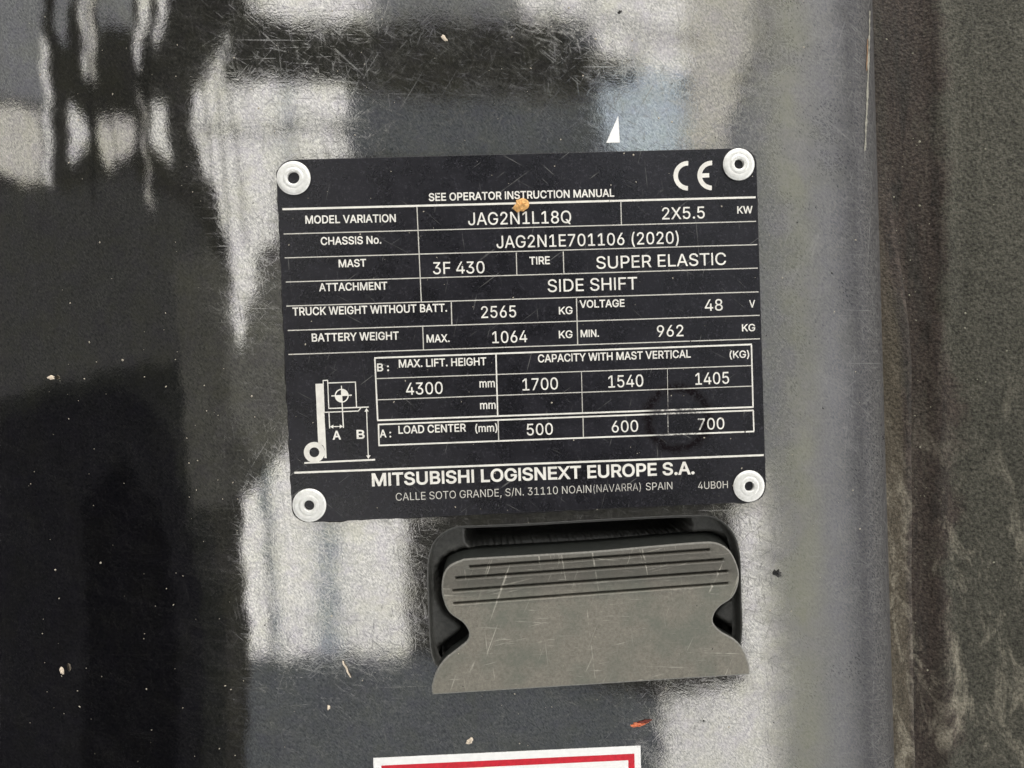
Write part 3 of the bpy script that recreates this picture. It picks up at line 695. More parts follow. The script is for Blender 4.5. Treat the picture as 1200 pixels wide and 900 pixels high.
# zones of the added overhead sheets that shape reflections, and cables, metres
REFLECT_ZONES=[
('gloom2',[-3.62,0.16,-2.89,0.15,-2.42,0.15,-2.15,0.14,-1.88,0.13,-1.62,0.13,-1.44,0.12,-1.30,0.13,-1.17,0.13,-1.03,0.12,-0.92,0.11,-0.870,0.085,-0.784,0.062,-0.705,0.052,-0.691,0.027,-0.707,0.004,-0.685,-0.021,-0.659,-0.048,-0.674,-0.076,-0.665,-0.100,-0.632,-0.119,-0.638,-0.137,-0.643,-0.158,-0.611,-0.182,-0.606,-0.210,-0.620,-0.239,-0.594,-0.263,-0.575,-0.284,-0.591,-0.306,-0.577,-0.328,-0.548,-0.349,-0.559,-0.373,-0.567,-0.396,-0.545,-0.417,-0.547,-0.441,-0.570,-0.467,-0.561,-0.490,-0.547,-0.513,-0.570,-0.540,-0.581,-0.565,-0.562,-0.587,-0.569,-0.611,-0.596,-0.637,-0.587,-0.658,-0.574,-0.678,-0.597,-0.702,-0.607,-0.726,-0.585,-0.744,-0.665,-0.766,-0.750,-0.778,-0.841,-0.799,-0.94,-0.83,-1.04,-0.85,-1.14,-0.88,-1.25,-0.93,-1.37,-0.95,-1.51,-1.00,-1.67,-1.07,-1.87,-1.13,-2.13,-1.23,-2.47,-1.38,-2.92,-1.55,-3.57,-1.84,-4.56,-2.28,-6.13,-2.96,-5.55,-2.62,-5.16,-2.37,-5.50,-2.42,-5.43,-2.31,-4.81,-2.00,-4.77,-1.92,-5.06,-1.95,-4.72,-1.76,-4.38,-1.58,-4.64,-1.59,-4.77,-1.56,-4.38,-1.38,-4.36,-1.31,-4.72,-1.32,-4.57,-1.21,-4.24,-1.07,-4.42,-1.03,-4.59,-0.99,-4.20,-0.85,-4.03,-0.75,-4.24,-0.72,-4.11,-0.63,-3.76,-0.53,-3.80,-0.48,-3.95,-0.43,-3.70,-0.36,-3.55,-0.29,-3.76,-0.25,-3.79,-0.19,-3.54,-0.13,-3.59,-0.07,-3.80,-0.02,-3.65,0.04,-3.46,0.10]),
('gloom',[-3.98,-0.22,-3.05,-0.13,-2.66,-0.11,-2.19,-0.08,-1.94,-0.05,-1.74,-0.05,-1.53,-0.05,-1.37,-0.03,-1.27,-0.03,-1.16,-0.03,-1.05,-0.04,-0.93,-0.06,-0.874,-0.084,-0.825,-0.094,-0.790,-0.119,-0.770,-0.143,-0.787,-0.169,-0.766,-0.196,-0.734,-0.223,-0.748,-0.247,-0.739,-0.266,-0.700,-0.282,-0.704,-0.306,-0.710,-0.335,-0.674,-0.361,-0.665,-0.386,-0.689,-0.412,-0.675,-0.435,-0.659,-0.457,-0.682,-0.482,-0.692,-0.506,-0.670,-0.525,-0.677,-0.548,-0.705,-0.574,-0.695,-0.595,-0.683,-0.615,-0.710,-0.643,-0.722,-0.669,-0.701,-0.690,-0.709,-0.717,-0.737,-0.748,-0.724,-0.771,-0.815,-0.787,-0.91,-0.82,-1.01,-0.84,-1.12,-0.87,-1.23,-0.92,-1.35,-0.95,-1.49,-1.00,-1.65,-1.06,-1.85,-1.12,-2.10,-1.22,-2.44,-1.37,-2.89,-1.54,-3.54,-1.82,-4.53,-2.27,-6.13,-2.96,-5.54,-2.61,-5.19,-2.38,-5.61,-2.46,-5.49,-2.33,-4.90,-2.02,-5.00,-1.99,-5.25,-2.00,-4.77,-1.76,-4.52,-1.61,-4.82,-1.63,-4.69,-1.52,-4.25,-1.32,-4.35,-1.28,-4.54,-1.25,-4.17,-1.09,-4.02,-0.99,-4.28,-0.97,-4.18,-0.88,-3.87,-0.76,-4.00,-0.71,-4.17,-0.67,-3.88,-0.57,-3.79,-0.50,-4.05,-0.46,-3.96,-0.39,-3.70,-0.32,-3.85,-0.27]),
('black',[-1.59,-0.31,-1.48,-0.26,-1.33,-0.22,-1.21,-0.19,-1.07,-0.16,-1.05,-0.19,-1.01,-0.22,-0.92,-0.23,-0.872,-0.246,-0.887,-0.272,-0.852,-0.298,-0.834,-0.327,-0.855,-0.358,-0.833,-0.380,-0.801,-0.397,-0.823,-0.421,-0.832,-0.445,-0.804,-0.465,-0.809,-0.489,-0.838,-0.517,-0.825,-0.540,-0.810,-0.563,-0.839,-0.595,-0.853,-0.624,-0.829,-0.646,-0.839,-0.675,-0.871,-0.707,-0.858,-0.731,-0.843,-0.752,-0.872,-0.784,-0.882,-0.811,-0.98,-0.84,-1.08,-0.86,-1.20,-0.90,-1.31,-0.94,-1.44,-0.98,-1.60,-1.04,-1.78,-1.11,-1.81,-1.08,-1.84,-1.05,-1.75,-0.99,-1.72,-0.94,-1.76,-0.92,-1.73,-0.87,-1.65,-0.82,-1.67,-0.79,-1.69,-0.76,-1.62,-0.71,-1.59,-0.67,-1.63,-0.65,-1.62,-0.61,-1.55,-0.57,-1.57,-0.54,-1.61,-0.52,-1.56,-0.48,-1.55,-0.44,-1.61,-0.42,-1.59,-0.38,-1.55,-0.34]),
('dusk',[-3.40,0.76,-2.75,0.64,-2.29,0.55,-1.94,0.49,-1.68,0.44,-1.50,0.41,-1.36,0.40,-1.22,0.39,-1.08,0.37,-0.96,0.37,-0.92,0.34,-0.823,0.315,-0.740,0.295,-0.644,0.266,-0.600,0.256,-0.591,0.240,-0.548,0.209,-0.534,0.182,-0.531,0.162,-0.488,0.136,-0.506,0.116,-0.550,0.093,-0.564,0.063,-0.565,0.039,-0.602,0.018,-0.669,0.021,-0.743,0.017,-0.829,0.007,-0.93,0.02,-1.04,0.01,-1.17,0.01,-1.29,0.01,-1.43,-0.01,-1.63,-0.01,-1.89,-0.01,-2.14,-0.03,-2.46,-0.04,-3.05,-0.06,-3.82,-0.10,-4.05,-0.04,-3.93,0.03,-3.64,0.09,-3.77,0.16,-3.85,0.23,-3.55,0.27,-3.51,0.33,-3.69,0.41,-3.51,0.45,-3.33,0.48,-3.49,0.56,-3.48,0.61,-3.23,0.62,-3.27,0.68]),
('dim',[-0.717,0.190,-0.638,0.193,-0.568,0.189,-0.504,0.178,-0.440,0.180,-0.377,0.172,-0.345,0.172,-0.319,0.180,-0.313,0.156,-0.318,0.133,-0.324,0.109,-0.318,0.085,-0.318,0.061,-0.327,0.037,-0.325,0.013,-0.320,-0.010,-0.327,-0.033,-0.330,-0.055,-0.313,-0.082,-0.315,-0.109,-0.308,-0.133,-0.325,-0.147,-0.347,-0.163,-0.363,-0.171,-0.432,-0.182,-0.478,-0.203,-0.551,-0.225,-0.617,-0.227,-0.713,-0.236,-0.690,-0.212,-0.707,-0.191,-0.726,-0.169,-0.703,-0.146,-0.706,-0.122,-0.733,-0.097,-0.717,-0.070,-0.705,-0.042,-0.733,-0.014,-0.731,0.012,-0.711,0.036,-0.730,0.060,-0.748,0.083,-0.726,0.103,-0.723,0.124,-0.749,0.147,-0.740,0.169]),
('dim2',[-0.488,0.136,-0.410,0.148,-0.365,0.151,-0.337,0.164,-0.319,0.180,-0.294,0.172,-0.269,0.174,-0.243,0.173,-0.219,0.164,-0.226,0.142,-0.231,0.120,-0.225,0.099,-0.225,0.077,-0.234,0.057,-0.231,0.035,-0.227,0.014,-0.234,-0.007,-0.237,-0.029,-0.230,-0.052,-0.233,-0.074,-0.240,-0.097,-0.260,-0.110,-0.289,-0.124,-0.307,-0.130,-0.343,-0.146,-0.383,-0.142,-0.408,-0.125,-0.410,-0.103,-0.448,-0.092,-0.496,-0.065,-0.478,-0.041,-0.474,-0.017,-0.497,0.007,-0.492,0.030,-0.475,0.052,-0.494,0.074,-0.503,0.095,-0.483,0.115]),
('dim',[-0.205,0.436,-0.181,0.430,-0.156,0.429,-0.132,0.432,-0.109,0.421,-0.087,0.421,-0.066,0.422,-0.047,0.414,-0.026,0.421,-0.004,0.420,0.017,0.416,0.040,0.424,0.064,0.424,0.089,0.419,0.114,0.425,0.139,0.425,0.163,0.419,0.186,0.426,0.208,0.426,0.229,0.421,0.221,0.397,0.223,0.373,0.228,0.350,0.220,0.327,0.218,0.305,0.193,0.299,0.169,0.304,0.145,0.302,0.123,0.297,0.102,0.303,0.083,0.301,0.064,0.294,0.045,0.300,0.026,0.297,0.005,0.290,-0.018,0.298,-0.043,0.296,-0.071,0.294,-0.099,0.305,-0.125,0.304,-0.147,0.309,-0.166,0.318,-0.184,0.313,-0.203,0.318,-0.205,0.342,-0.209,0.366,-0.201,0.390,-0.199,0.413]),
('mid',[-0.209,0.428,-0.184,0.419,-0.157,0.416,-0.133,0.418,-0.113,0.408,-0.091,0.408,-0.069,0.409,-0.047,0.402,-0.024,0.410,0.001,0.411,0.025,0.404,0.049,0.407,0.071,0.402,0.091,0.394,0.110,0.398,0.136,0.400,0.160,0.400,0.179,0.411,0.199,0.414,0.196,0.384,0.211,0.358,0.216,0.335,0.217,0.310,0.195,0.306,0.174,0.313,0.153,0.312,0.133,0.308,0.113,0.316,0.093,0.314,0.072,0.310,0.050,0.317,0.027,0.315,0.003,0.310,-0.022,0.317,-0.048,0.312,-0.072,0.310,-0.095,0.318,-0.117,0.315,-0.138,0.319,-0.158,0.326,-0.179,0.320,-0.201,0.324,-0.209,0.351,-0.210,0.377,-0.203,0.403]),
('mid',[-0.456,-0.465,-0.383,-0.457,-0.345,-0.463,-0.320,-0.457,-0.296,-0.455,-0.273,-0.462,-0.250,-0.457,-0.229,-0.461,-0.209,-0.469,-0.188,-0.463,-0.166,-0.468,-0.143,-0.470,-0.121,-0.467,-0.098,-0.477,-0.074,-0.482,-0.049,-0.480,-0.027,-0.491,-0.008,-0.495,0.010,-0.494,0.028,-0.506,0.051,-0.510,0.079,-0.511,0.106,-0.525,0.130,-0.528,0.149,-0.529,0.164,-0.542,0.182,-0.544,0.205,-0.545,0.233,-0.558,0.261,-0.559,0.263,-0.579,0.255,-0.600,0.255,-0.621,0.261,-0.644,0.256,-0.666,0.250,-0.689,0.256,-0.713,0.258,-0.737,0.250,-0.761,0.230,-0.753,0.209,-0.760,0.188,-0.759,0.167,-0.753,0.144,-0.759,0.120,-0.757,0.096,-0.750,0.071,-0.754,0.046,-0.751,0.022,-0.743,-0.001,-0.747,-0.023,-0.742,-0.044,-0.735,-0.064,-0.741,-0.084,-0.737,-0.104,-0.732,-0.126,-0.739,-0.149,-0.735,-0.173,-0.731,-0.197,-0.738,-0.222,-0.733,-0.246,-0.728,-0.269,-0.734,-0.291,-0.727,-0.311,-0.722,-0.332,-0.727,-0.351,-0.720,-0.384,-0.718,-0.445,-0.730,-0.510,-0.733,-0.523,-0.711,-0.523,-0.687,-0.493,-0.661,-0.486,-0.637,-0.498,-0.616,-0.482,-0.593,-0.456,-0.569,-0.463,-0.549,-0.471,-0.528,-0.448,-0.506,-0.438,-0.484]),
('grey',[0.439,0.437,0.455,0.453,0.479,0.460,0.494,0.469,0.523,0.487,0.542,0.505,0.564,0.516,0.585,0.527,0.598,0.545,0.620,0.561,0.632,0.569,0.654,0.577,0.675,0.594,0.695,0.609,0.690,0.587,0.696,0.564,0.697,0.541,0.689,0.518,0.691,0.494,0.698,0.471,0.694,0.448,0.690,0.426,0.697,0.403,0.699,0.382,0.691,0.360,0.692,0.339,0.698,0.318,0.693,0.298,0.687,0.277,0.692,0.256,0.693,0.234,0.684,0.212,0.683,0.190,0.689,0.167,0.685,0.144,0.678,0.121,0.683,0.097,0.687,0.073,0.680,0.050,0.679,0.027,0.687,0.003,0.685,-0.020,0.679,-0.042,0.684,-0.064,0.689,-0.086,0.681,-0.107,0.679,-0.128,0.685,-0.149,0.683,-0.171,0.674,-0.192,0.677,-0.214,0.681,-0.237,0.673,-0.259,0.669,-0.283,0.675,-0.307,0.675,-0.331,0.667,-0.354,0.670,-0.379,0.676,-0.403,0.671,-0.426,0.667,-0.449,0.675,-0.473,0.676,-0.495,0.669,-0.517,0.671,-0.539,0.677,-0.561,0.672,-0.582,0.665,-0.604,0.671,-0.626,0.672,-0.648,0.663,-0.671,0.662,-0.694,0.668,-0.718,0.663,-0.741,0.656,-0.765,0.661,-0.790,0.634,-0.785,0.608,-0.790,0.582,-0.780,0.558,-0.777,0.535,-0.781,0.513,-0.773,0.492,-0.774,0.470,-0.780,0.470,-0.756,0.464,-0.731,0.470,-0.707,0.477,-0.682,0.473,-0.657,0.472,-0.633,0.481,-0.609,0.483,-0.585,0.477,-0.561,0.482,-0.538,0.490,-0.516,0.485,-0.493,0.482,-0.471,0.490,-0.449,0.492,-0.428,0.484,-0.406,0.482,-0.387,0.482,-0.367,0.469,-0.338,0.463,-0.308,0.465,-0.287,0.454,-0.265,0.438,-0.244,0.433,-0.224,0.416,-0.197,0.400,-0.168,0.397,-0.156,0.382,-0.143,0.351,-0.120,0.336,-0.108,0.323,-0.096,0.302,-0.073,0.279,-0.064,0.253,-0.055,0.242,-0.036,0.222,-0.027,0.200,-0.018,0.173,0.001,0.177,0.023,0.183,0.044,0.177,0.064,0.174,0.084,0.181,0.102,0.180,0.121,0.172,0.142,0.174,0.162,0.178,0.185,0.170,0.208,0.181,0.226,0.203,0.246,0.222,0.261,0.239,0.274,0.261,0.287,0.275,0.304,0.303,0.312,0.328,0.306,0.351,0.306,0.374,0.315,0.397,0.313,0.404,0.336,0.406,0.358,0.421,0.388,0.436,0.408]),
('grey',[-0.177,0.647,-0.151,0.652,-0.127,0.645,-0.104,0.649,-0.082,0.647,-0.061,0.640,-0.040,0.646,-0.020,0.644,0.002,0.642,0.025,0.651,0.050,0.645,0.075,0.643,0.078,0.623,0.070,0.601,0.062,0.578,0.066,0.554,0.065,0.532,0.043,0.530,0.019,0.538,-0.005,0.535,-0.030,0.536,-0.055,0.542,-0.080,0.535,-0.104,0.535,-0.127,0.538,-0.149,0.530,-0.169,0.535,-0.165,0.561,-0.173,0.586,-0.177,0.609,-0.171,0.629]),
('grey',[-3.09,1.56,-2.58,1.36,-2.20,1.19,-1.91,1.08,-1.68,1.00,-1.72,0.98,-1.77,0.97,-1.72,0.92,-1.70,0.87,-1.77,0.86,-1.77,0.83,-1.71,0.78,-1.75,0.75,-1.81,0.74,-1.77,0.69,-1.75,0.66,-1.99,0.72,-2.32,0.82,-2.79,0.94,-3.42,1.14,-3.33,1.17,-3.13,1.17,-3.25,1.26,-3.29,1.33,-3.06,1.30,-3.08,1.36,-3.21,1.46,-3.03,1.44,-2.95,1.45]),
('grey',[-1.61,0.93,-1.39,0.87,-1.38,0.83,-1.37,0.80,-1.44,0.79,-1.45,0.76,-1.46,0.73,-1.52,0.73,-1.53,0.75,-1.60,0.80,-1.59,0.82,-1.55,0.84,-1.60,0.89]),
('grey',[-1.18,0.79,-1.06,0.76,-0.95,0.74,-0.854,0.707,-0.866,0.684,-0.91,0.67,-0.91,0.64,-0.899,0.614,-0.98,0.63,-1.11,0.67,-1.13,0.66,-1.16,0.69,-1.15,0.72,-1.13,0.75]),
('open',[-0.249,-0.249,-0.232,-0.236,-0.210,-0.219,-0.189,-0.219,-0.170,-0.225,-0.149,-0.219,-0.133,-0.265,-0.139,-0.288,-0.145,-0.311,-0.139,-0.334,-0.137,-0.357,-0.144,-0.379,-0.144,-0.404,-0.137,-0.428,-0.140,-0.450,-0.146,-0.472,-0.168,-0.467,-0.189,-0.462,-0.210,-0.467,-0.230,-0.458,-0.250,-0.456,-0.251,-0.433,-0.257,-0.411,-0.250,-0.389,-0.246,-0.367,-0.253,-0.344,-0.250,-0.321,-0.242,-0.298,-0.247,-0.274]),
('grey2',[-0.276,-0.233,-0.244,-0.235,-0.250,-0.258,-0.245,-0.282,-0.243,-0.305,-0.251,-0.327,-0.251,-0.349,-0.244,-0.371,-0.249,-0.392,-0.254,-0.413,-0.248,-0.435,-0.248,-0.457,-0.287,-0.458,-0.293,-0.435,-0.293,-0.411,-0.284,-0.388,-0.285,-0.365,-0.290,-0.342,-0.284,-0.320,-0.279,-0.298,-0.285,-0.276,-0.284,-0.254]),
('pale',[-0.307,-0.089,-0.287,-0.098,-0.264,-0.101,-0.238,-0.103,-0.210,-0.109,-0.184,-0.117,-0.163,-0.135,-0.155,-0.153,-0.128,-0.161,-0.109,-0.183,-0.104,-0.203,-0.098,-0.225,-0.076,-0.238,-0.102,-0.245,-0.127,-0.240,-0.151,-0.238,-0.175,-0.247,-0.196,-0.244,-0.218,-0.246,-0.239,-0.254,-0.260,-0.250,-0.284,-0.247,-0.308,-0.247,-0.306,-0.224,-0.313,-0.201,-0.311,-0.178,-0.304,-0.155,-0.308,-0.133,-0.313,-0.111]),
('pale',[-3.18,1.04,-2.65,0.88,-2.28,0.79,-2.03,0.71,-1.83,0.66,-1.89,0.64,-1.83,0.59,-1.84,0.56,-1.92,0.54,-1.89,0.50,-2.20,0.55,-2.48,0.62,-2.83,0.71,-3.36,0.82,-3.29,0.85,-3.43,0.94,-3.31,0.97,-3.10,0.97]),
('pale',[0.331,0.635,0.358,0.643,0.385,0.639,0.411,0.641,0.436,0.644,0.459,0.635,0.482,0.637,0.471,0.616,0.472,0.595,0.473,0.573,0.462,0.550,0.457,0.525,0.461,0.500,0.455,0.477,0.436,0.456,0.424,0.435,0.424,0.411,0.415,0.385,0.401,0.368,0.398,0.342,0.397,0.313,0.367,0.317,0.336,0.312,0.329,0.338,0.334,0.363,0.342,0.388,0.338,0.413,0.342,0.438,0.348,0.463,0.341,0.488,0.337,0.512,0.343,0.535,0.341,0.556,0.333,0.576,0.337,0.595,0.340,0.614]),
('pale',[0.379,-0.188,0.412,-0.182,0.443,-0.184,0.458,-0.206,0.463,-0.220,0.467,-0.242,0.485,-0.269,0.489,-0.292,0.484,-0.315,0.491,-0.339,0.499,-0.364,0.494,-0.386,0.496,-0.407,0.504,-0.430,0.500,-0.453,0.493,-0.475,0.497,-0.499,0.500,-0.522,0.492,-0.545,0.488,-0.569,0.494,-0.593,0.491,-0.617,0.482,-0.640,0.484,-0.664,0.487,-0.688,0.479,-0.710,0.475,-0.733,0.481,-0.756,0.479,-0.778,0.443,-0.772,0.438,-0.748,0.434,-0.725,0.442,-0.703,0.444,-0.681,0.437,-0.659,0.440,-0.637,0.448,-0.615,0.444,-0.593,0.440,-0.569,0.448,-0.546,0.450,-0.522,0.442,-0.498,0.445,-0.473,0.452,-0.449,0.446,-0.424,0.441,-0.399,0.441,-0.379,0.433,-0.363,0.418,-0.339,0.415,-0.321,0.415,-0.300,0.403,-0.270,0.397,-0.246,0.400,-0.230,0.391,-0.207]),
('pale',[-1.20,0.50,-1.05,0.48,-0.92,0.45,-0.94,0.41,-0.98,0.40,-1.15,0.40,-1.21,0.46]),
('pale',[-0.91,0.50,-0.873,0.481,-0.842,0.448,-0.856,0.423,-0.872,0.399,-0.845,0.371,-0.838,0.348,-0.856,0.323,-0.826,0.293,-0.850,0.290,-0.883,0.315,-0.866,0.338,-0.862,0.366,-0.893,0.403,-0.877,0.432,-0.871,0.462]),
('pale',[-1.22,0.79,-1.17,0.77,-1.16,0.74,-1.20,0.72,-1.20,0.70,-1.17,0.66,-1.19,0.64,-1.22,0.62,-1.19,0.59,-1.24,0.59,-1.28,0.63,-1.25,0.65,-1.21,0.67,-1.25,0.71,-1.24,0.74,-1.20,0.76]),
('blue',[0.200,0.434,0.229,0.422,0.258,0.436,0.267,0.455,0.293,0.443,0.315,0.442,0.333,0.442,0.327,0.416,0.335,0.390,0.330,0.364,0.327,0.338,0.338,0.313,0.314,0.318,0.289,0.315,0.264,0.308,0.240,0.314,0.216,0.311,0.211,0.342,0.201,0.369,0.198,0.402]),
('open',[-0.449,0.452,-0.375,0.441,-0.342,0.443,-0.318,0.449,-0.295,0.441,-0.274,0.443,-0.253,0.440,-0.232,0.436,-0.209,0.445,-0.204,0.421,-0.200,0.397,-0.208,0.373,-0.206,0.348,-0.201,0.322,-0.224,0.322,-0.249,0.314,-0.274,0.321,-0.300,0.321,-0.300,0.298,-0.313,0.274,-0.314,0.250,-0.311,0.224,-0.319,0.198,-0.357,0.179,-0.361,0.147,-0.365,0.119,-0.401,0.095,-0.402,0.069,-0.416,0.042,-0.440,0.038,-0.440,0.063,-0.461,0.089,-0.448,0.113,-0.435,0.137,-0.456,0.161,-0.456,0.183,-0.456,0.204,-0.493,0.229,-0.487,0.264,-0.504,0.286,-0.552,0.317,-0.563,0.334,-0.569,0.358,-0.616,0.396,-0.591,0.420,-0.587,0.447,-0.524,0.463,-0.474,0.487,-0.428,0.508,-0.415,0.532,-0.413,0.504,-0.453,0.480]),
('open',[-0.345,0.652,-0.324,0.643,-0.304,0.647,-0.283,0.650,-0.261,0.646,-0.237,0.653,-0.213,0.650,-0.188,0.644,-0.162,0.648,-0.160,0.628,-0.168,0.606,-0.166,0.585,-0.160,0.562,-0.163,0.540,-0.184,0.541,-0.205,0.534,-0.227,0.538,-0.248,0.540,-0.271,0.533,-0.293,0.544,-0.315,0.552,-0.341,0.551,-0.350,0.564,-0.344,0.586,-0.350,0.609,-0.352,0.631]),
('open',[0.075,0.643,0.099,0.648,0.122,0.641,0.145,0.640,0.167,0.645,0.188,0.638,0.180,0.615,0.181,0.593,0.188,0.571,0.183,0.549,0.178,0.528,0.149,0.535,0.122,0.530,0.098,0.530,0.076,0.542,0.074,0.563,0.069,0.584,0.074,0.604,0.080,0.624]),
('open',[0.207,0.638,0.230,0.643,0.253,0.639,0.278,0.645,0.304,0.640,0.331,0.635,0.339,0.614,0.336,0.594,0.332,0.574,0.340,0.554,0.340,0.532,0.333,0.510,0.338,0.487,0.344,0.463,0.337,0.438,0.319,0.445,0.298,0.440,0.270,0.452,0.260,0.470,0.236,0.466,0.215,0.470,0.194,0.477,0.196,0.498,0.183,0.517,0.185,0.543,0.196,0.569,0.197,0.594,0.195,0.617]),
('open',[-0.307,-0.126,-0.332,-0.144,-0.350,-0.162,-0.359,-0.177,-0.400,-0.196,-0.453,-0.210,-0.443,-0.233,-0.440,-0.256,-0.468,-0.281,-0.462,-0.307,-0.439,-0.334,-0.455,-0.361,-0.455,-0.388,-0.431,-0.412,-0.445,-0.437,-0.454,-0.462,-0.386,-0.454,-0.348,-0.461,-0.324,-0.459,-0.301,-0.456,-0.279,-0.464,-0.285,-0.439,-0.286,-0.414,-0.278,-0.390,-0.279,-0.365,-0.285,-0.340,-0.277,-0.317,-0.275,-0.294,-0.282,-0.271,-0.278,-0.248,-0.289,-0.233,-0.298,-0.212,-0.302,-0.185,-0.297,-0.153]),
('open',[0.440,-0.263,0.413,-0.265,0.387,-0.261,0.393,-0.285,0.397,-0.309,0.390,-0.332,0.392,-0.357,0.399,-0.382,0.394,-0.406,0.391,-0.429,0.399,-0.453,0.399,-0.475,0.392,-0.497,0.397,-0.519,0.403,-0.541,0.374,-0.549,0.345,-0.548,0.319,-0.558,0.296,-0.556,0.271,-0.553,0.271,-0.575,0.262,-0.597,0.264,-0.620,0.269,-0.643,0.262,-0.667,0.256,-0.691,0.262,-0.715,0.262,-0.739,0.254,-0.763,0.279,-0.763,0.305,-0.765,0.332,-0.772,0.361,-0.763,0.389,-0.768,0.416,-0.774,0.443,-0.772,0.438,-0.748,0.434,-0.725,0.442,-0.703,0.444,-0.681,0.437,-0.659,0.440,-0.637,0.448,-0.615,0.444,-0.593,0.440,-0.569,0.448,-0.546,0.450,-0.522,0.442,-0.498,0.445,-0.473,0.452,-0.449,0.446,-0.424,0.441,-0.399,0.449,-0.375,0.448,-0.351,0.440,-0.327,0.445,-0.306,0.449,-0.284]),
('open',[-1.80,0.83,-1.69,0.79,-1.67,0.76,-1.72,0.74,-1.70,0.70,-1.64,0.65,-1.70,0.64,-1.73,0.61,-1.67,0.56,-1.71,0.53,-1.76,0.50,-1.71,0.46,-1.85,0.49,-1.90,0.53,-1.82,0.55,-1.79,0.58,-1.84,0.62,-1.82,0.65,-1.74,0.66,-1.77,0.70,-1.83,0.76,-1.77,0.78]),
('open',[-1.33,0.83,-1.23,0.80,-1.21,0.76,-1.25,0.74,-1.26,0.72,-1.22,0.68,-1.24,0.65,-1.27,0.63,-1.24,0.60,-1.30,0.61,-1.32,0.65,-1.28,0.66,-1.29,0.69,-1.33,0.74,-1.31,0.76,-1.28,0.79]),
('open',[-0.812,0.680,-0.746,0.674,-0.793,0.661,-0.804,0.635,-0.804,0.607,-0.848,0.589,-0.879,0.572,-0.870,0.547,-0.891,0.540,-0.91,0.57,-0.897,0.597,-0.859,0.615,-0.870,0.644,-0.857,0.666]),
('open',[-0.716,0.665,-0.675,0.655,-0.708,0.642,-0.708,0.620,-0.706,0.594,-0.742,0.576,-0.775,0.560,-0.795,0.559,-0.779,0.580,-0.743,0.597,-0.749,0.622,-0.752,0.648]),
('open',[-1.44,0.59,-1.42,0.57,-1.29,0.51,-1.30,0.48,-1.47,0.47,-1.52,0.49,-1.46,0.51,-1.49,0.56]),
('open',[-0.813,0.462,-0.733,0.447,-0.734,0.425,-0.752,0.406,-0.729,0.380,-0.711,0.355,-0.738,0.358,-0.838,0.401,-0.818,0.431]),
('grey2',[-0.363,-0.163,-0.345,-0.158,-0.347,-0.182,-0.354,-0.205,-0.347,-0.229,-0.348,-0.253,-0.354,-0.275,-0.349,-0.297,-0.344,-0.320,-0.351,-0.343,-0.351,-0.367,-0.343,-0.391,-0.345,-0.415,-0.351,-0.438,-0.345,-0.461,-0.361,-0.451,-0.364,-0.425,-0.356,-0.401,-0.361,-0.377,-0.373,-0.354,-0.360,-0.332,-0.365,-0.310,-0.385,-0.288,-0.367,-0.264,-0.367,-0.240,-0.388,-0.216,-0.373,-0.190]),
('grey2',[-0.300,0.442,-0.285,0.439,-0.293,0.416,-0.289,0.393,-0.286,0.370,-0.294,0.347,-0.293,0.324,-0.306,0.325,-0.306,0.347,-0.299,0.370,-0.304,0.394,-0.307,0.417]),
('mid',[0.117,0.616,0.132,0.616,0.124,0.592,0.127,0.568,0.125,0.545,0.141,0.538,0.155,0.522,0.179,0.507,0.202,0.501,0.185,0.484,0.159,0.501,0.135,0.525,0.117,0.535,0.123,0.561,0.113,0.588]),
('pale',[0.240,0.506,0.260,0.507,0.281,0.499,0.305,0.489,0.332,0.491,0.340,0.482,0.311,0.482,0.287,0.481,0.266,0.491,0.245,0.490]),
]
CABLES=[
[-1.270,0.790,-1.248,0.649,-1.245,0.563,-1.273,0.346],
[-1.217,0.775,-1.233,0.578,-1.258,0.344],
[-0.860,0.562,-0.858,0.458,-0.845,0.352,-0.837,0.277],
[-0.746,0.627,-0.809,0.553,-0.847,0.457],
[-1.600,0.895,-1.582,0.736,-1.590,0.566],
[-1.155,0.528,-1.065,0.463,-1.050,0.380],
[-0.531,0.455,-0.517,0.386,-0.508,0.277,-0.481,0.180],
[-0.467,0.455,-0.457,0.354,-0.449,0.246,-0.443,0.178],
[-0.422,0.498,-0.418,0.418,-0.398,0.337,-0.380,0.189],
[-0.592,0.387,-0.345,0.363,-0.206,0.370],
[-0.358,0.363,-0.326,0.364,-0.292,0.370,-0.207,0.362],
[-0.358,-0.133,-0.358,-0.228,-0.359,-0.460],
[0.197,0.535,0.278,0.507,0.360,0.489],
]
def embolden(l, d):
    if abs(d) < 1e-6: return l
    P2 = [(l[2 * i], l[2 * i + 1]) for i in range(len(l) // 2)]
    P2 = [p for i, p in enumerate(P2) if abs(p[0] - P2[i - 1][0]) + abs(p[1] - P2[i - 1][1]) > 1.5]
    return [c for p in inset(P2, d) for c in p]          # outer loops run clockwise, holes the other way

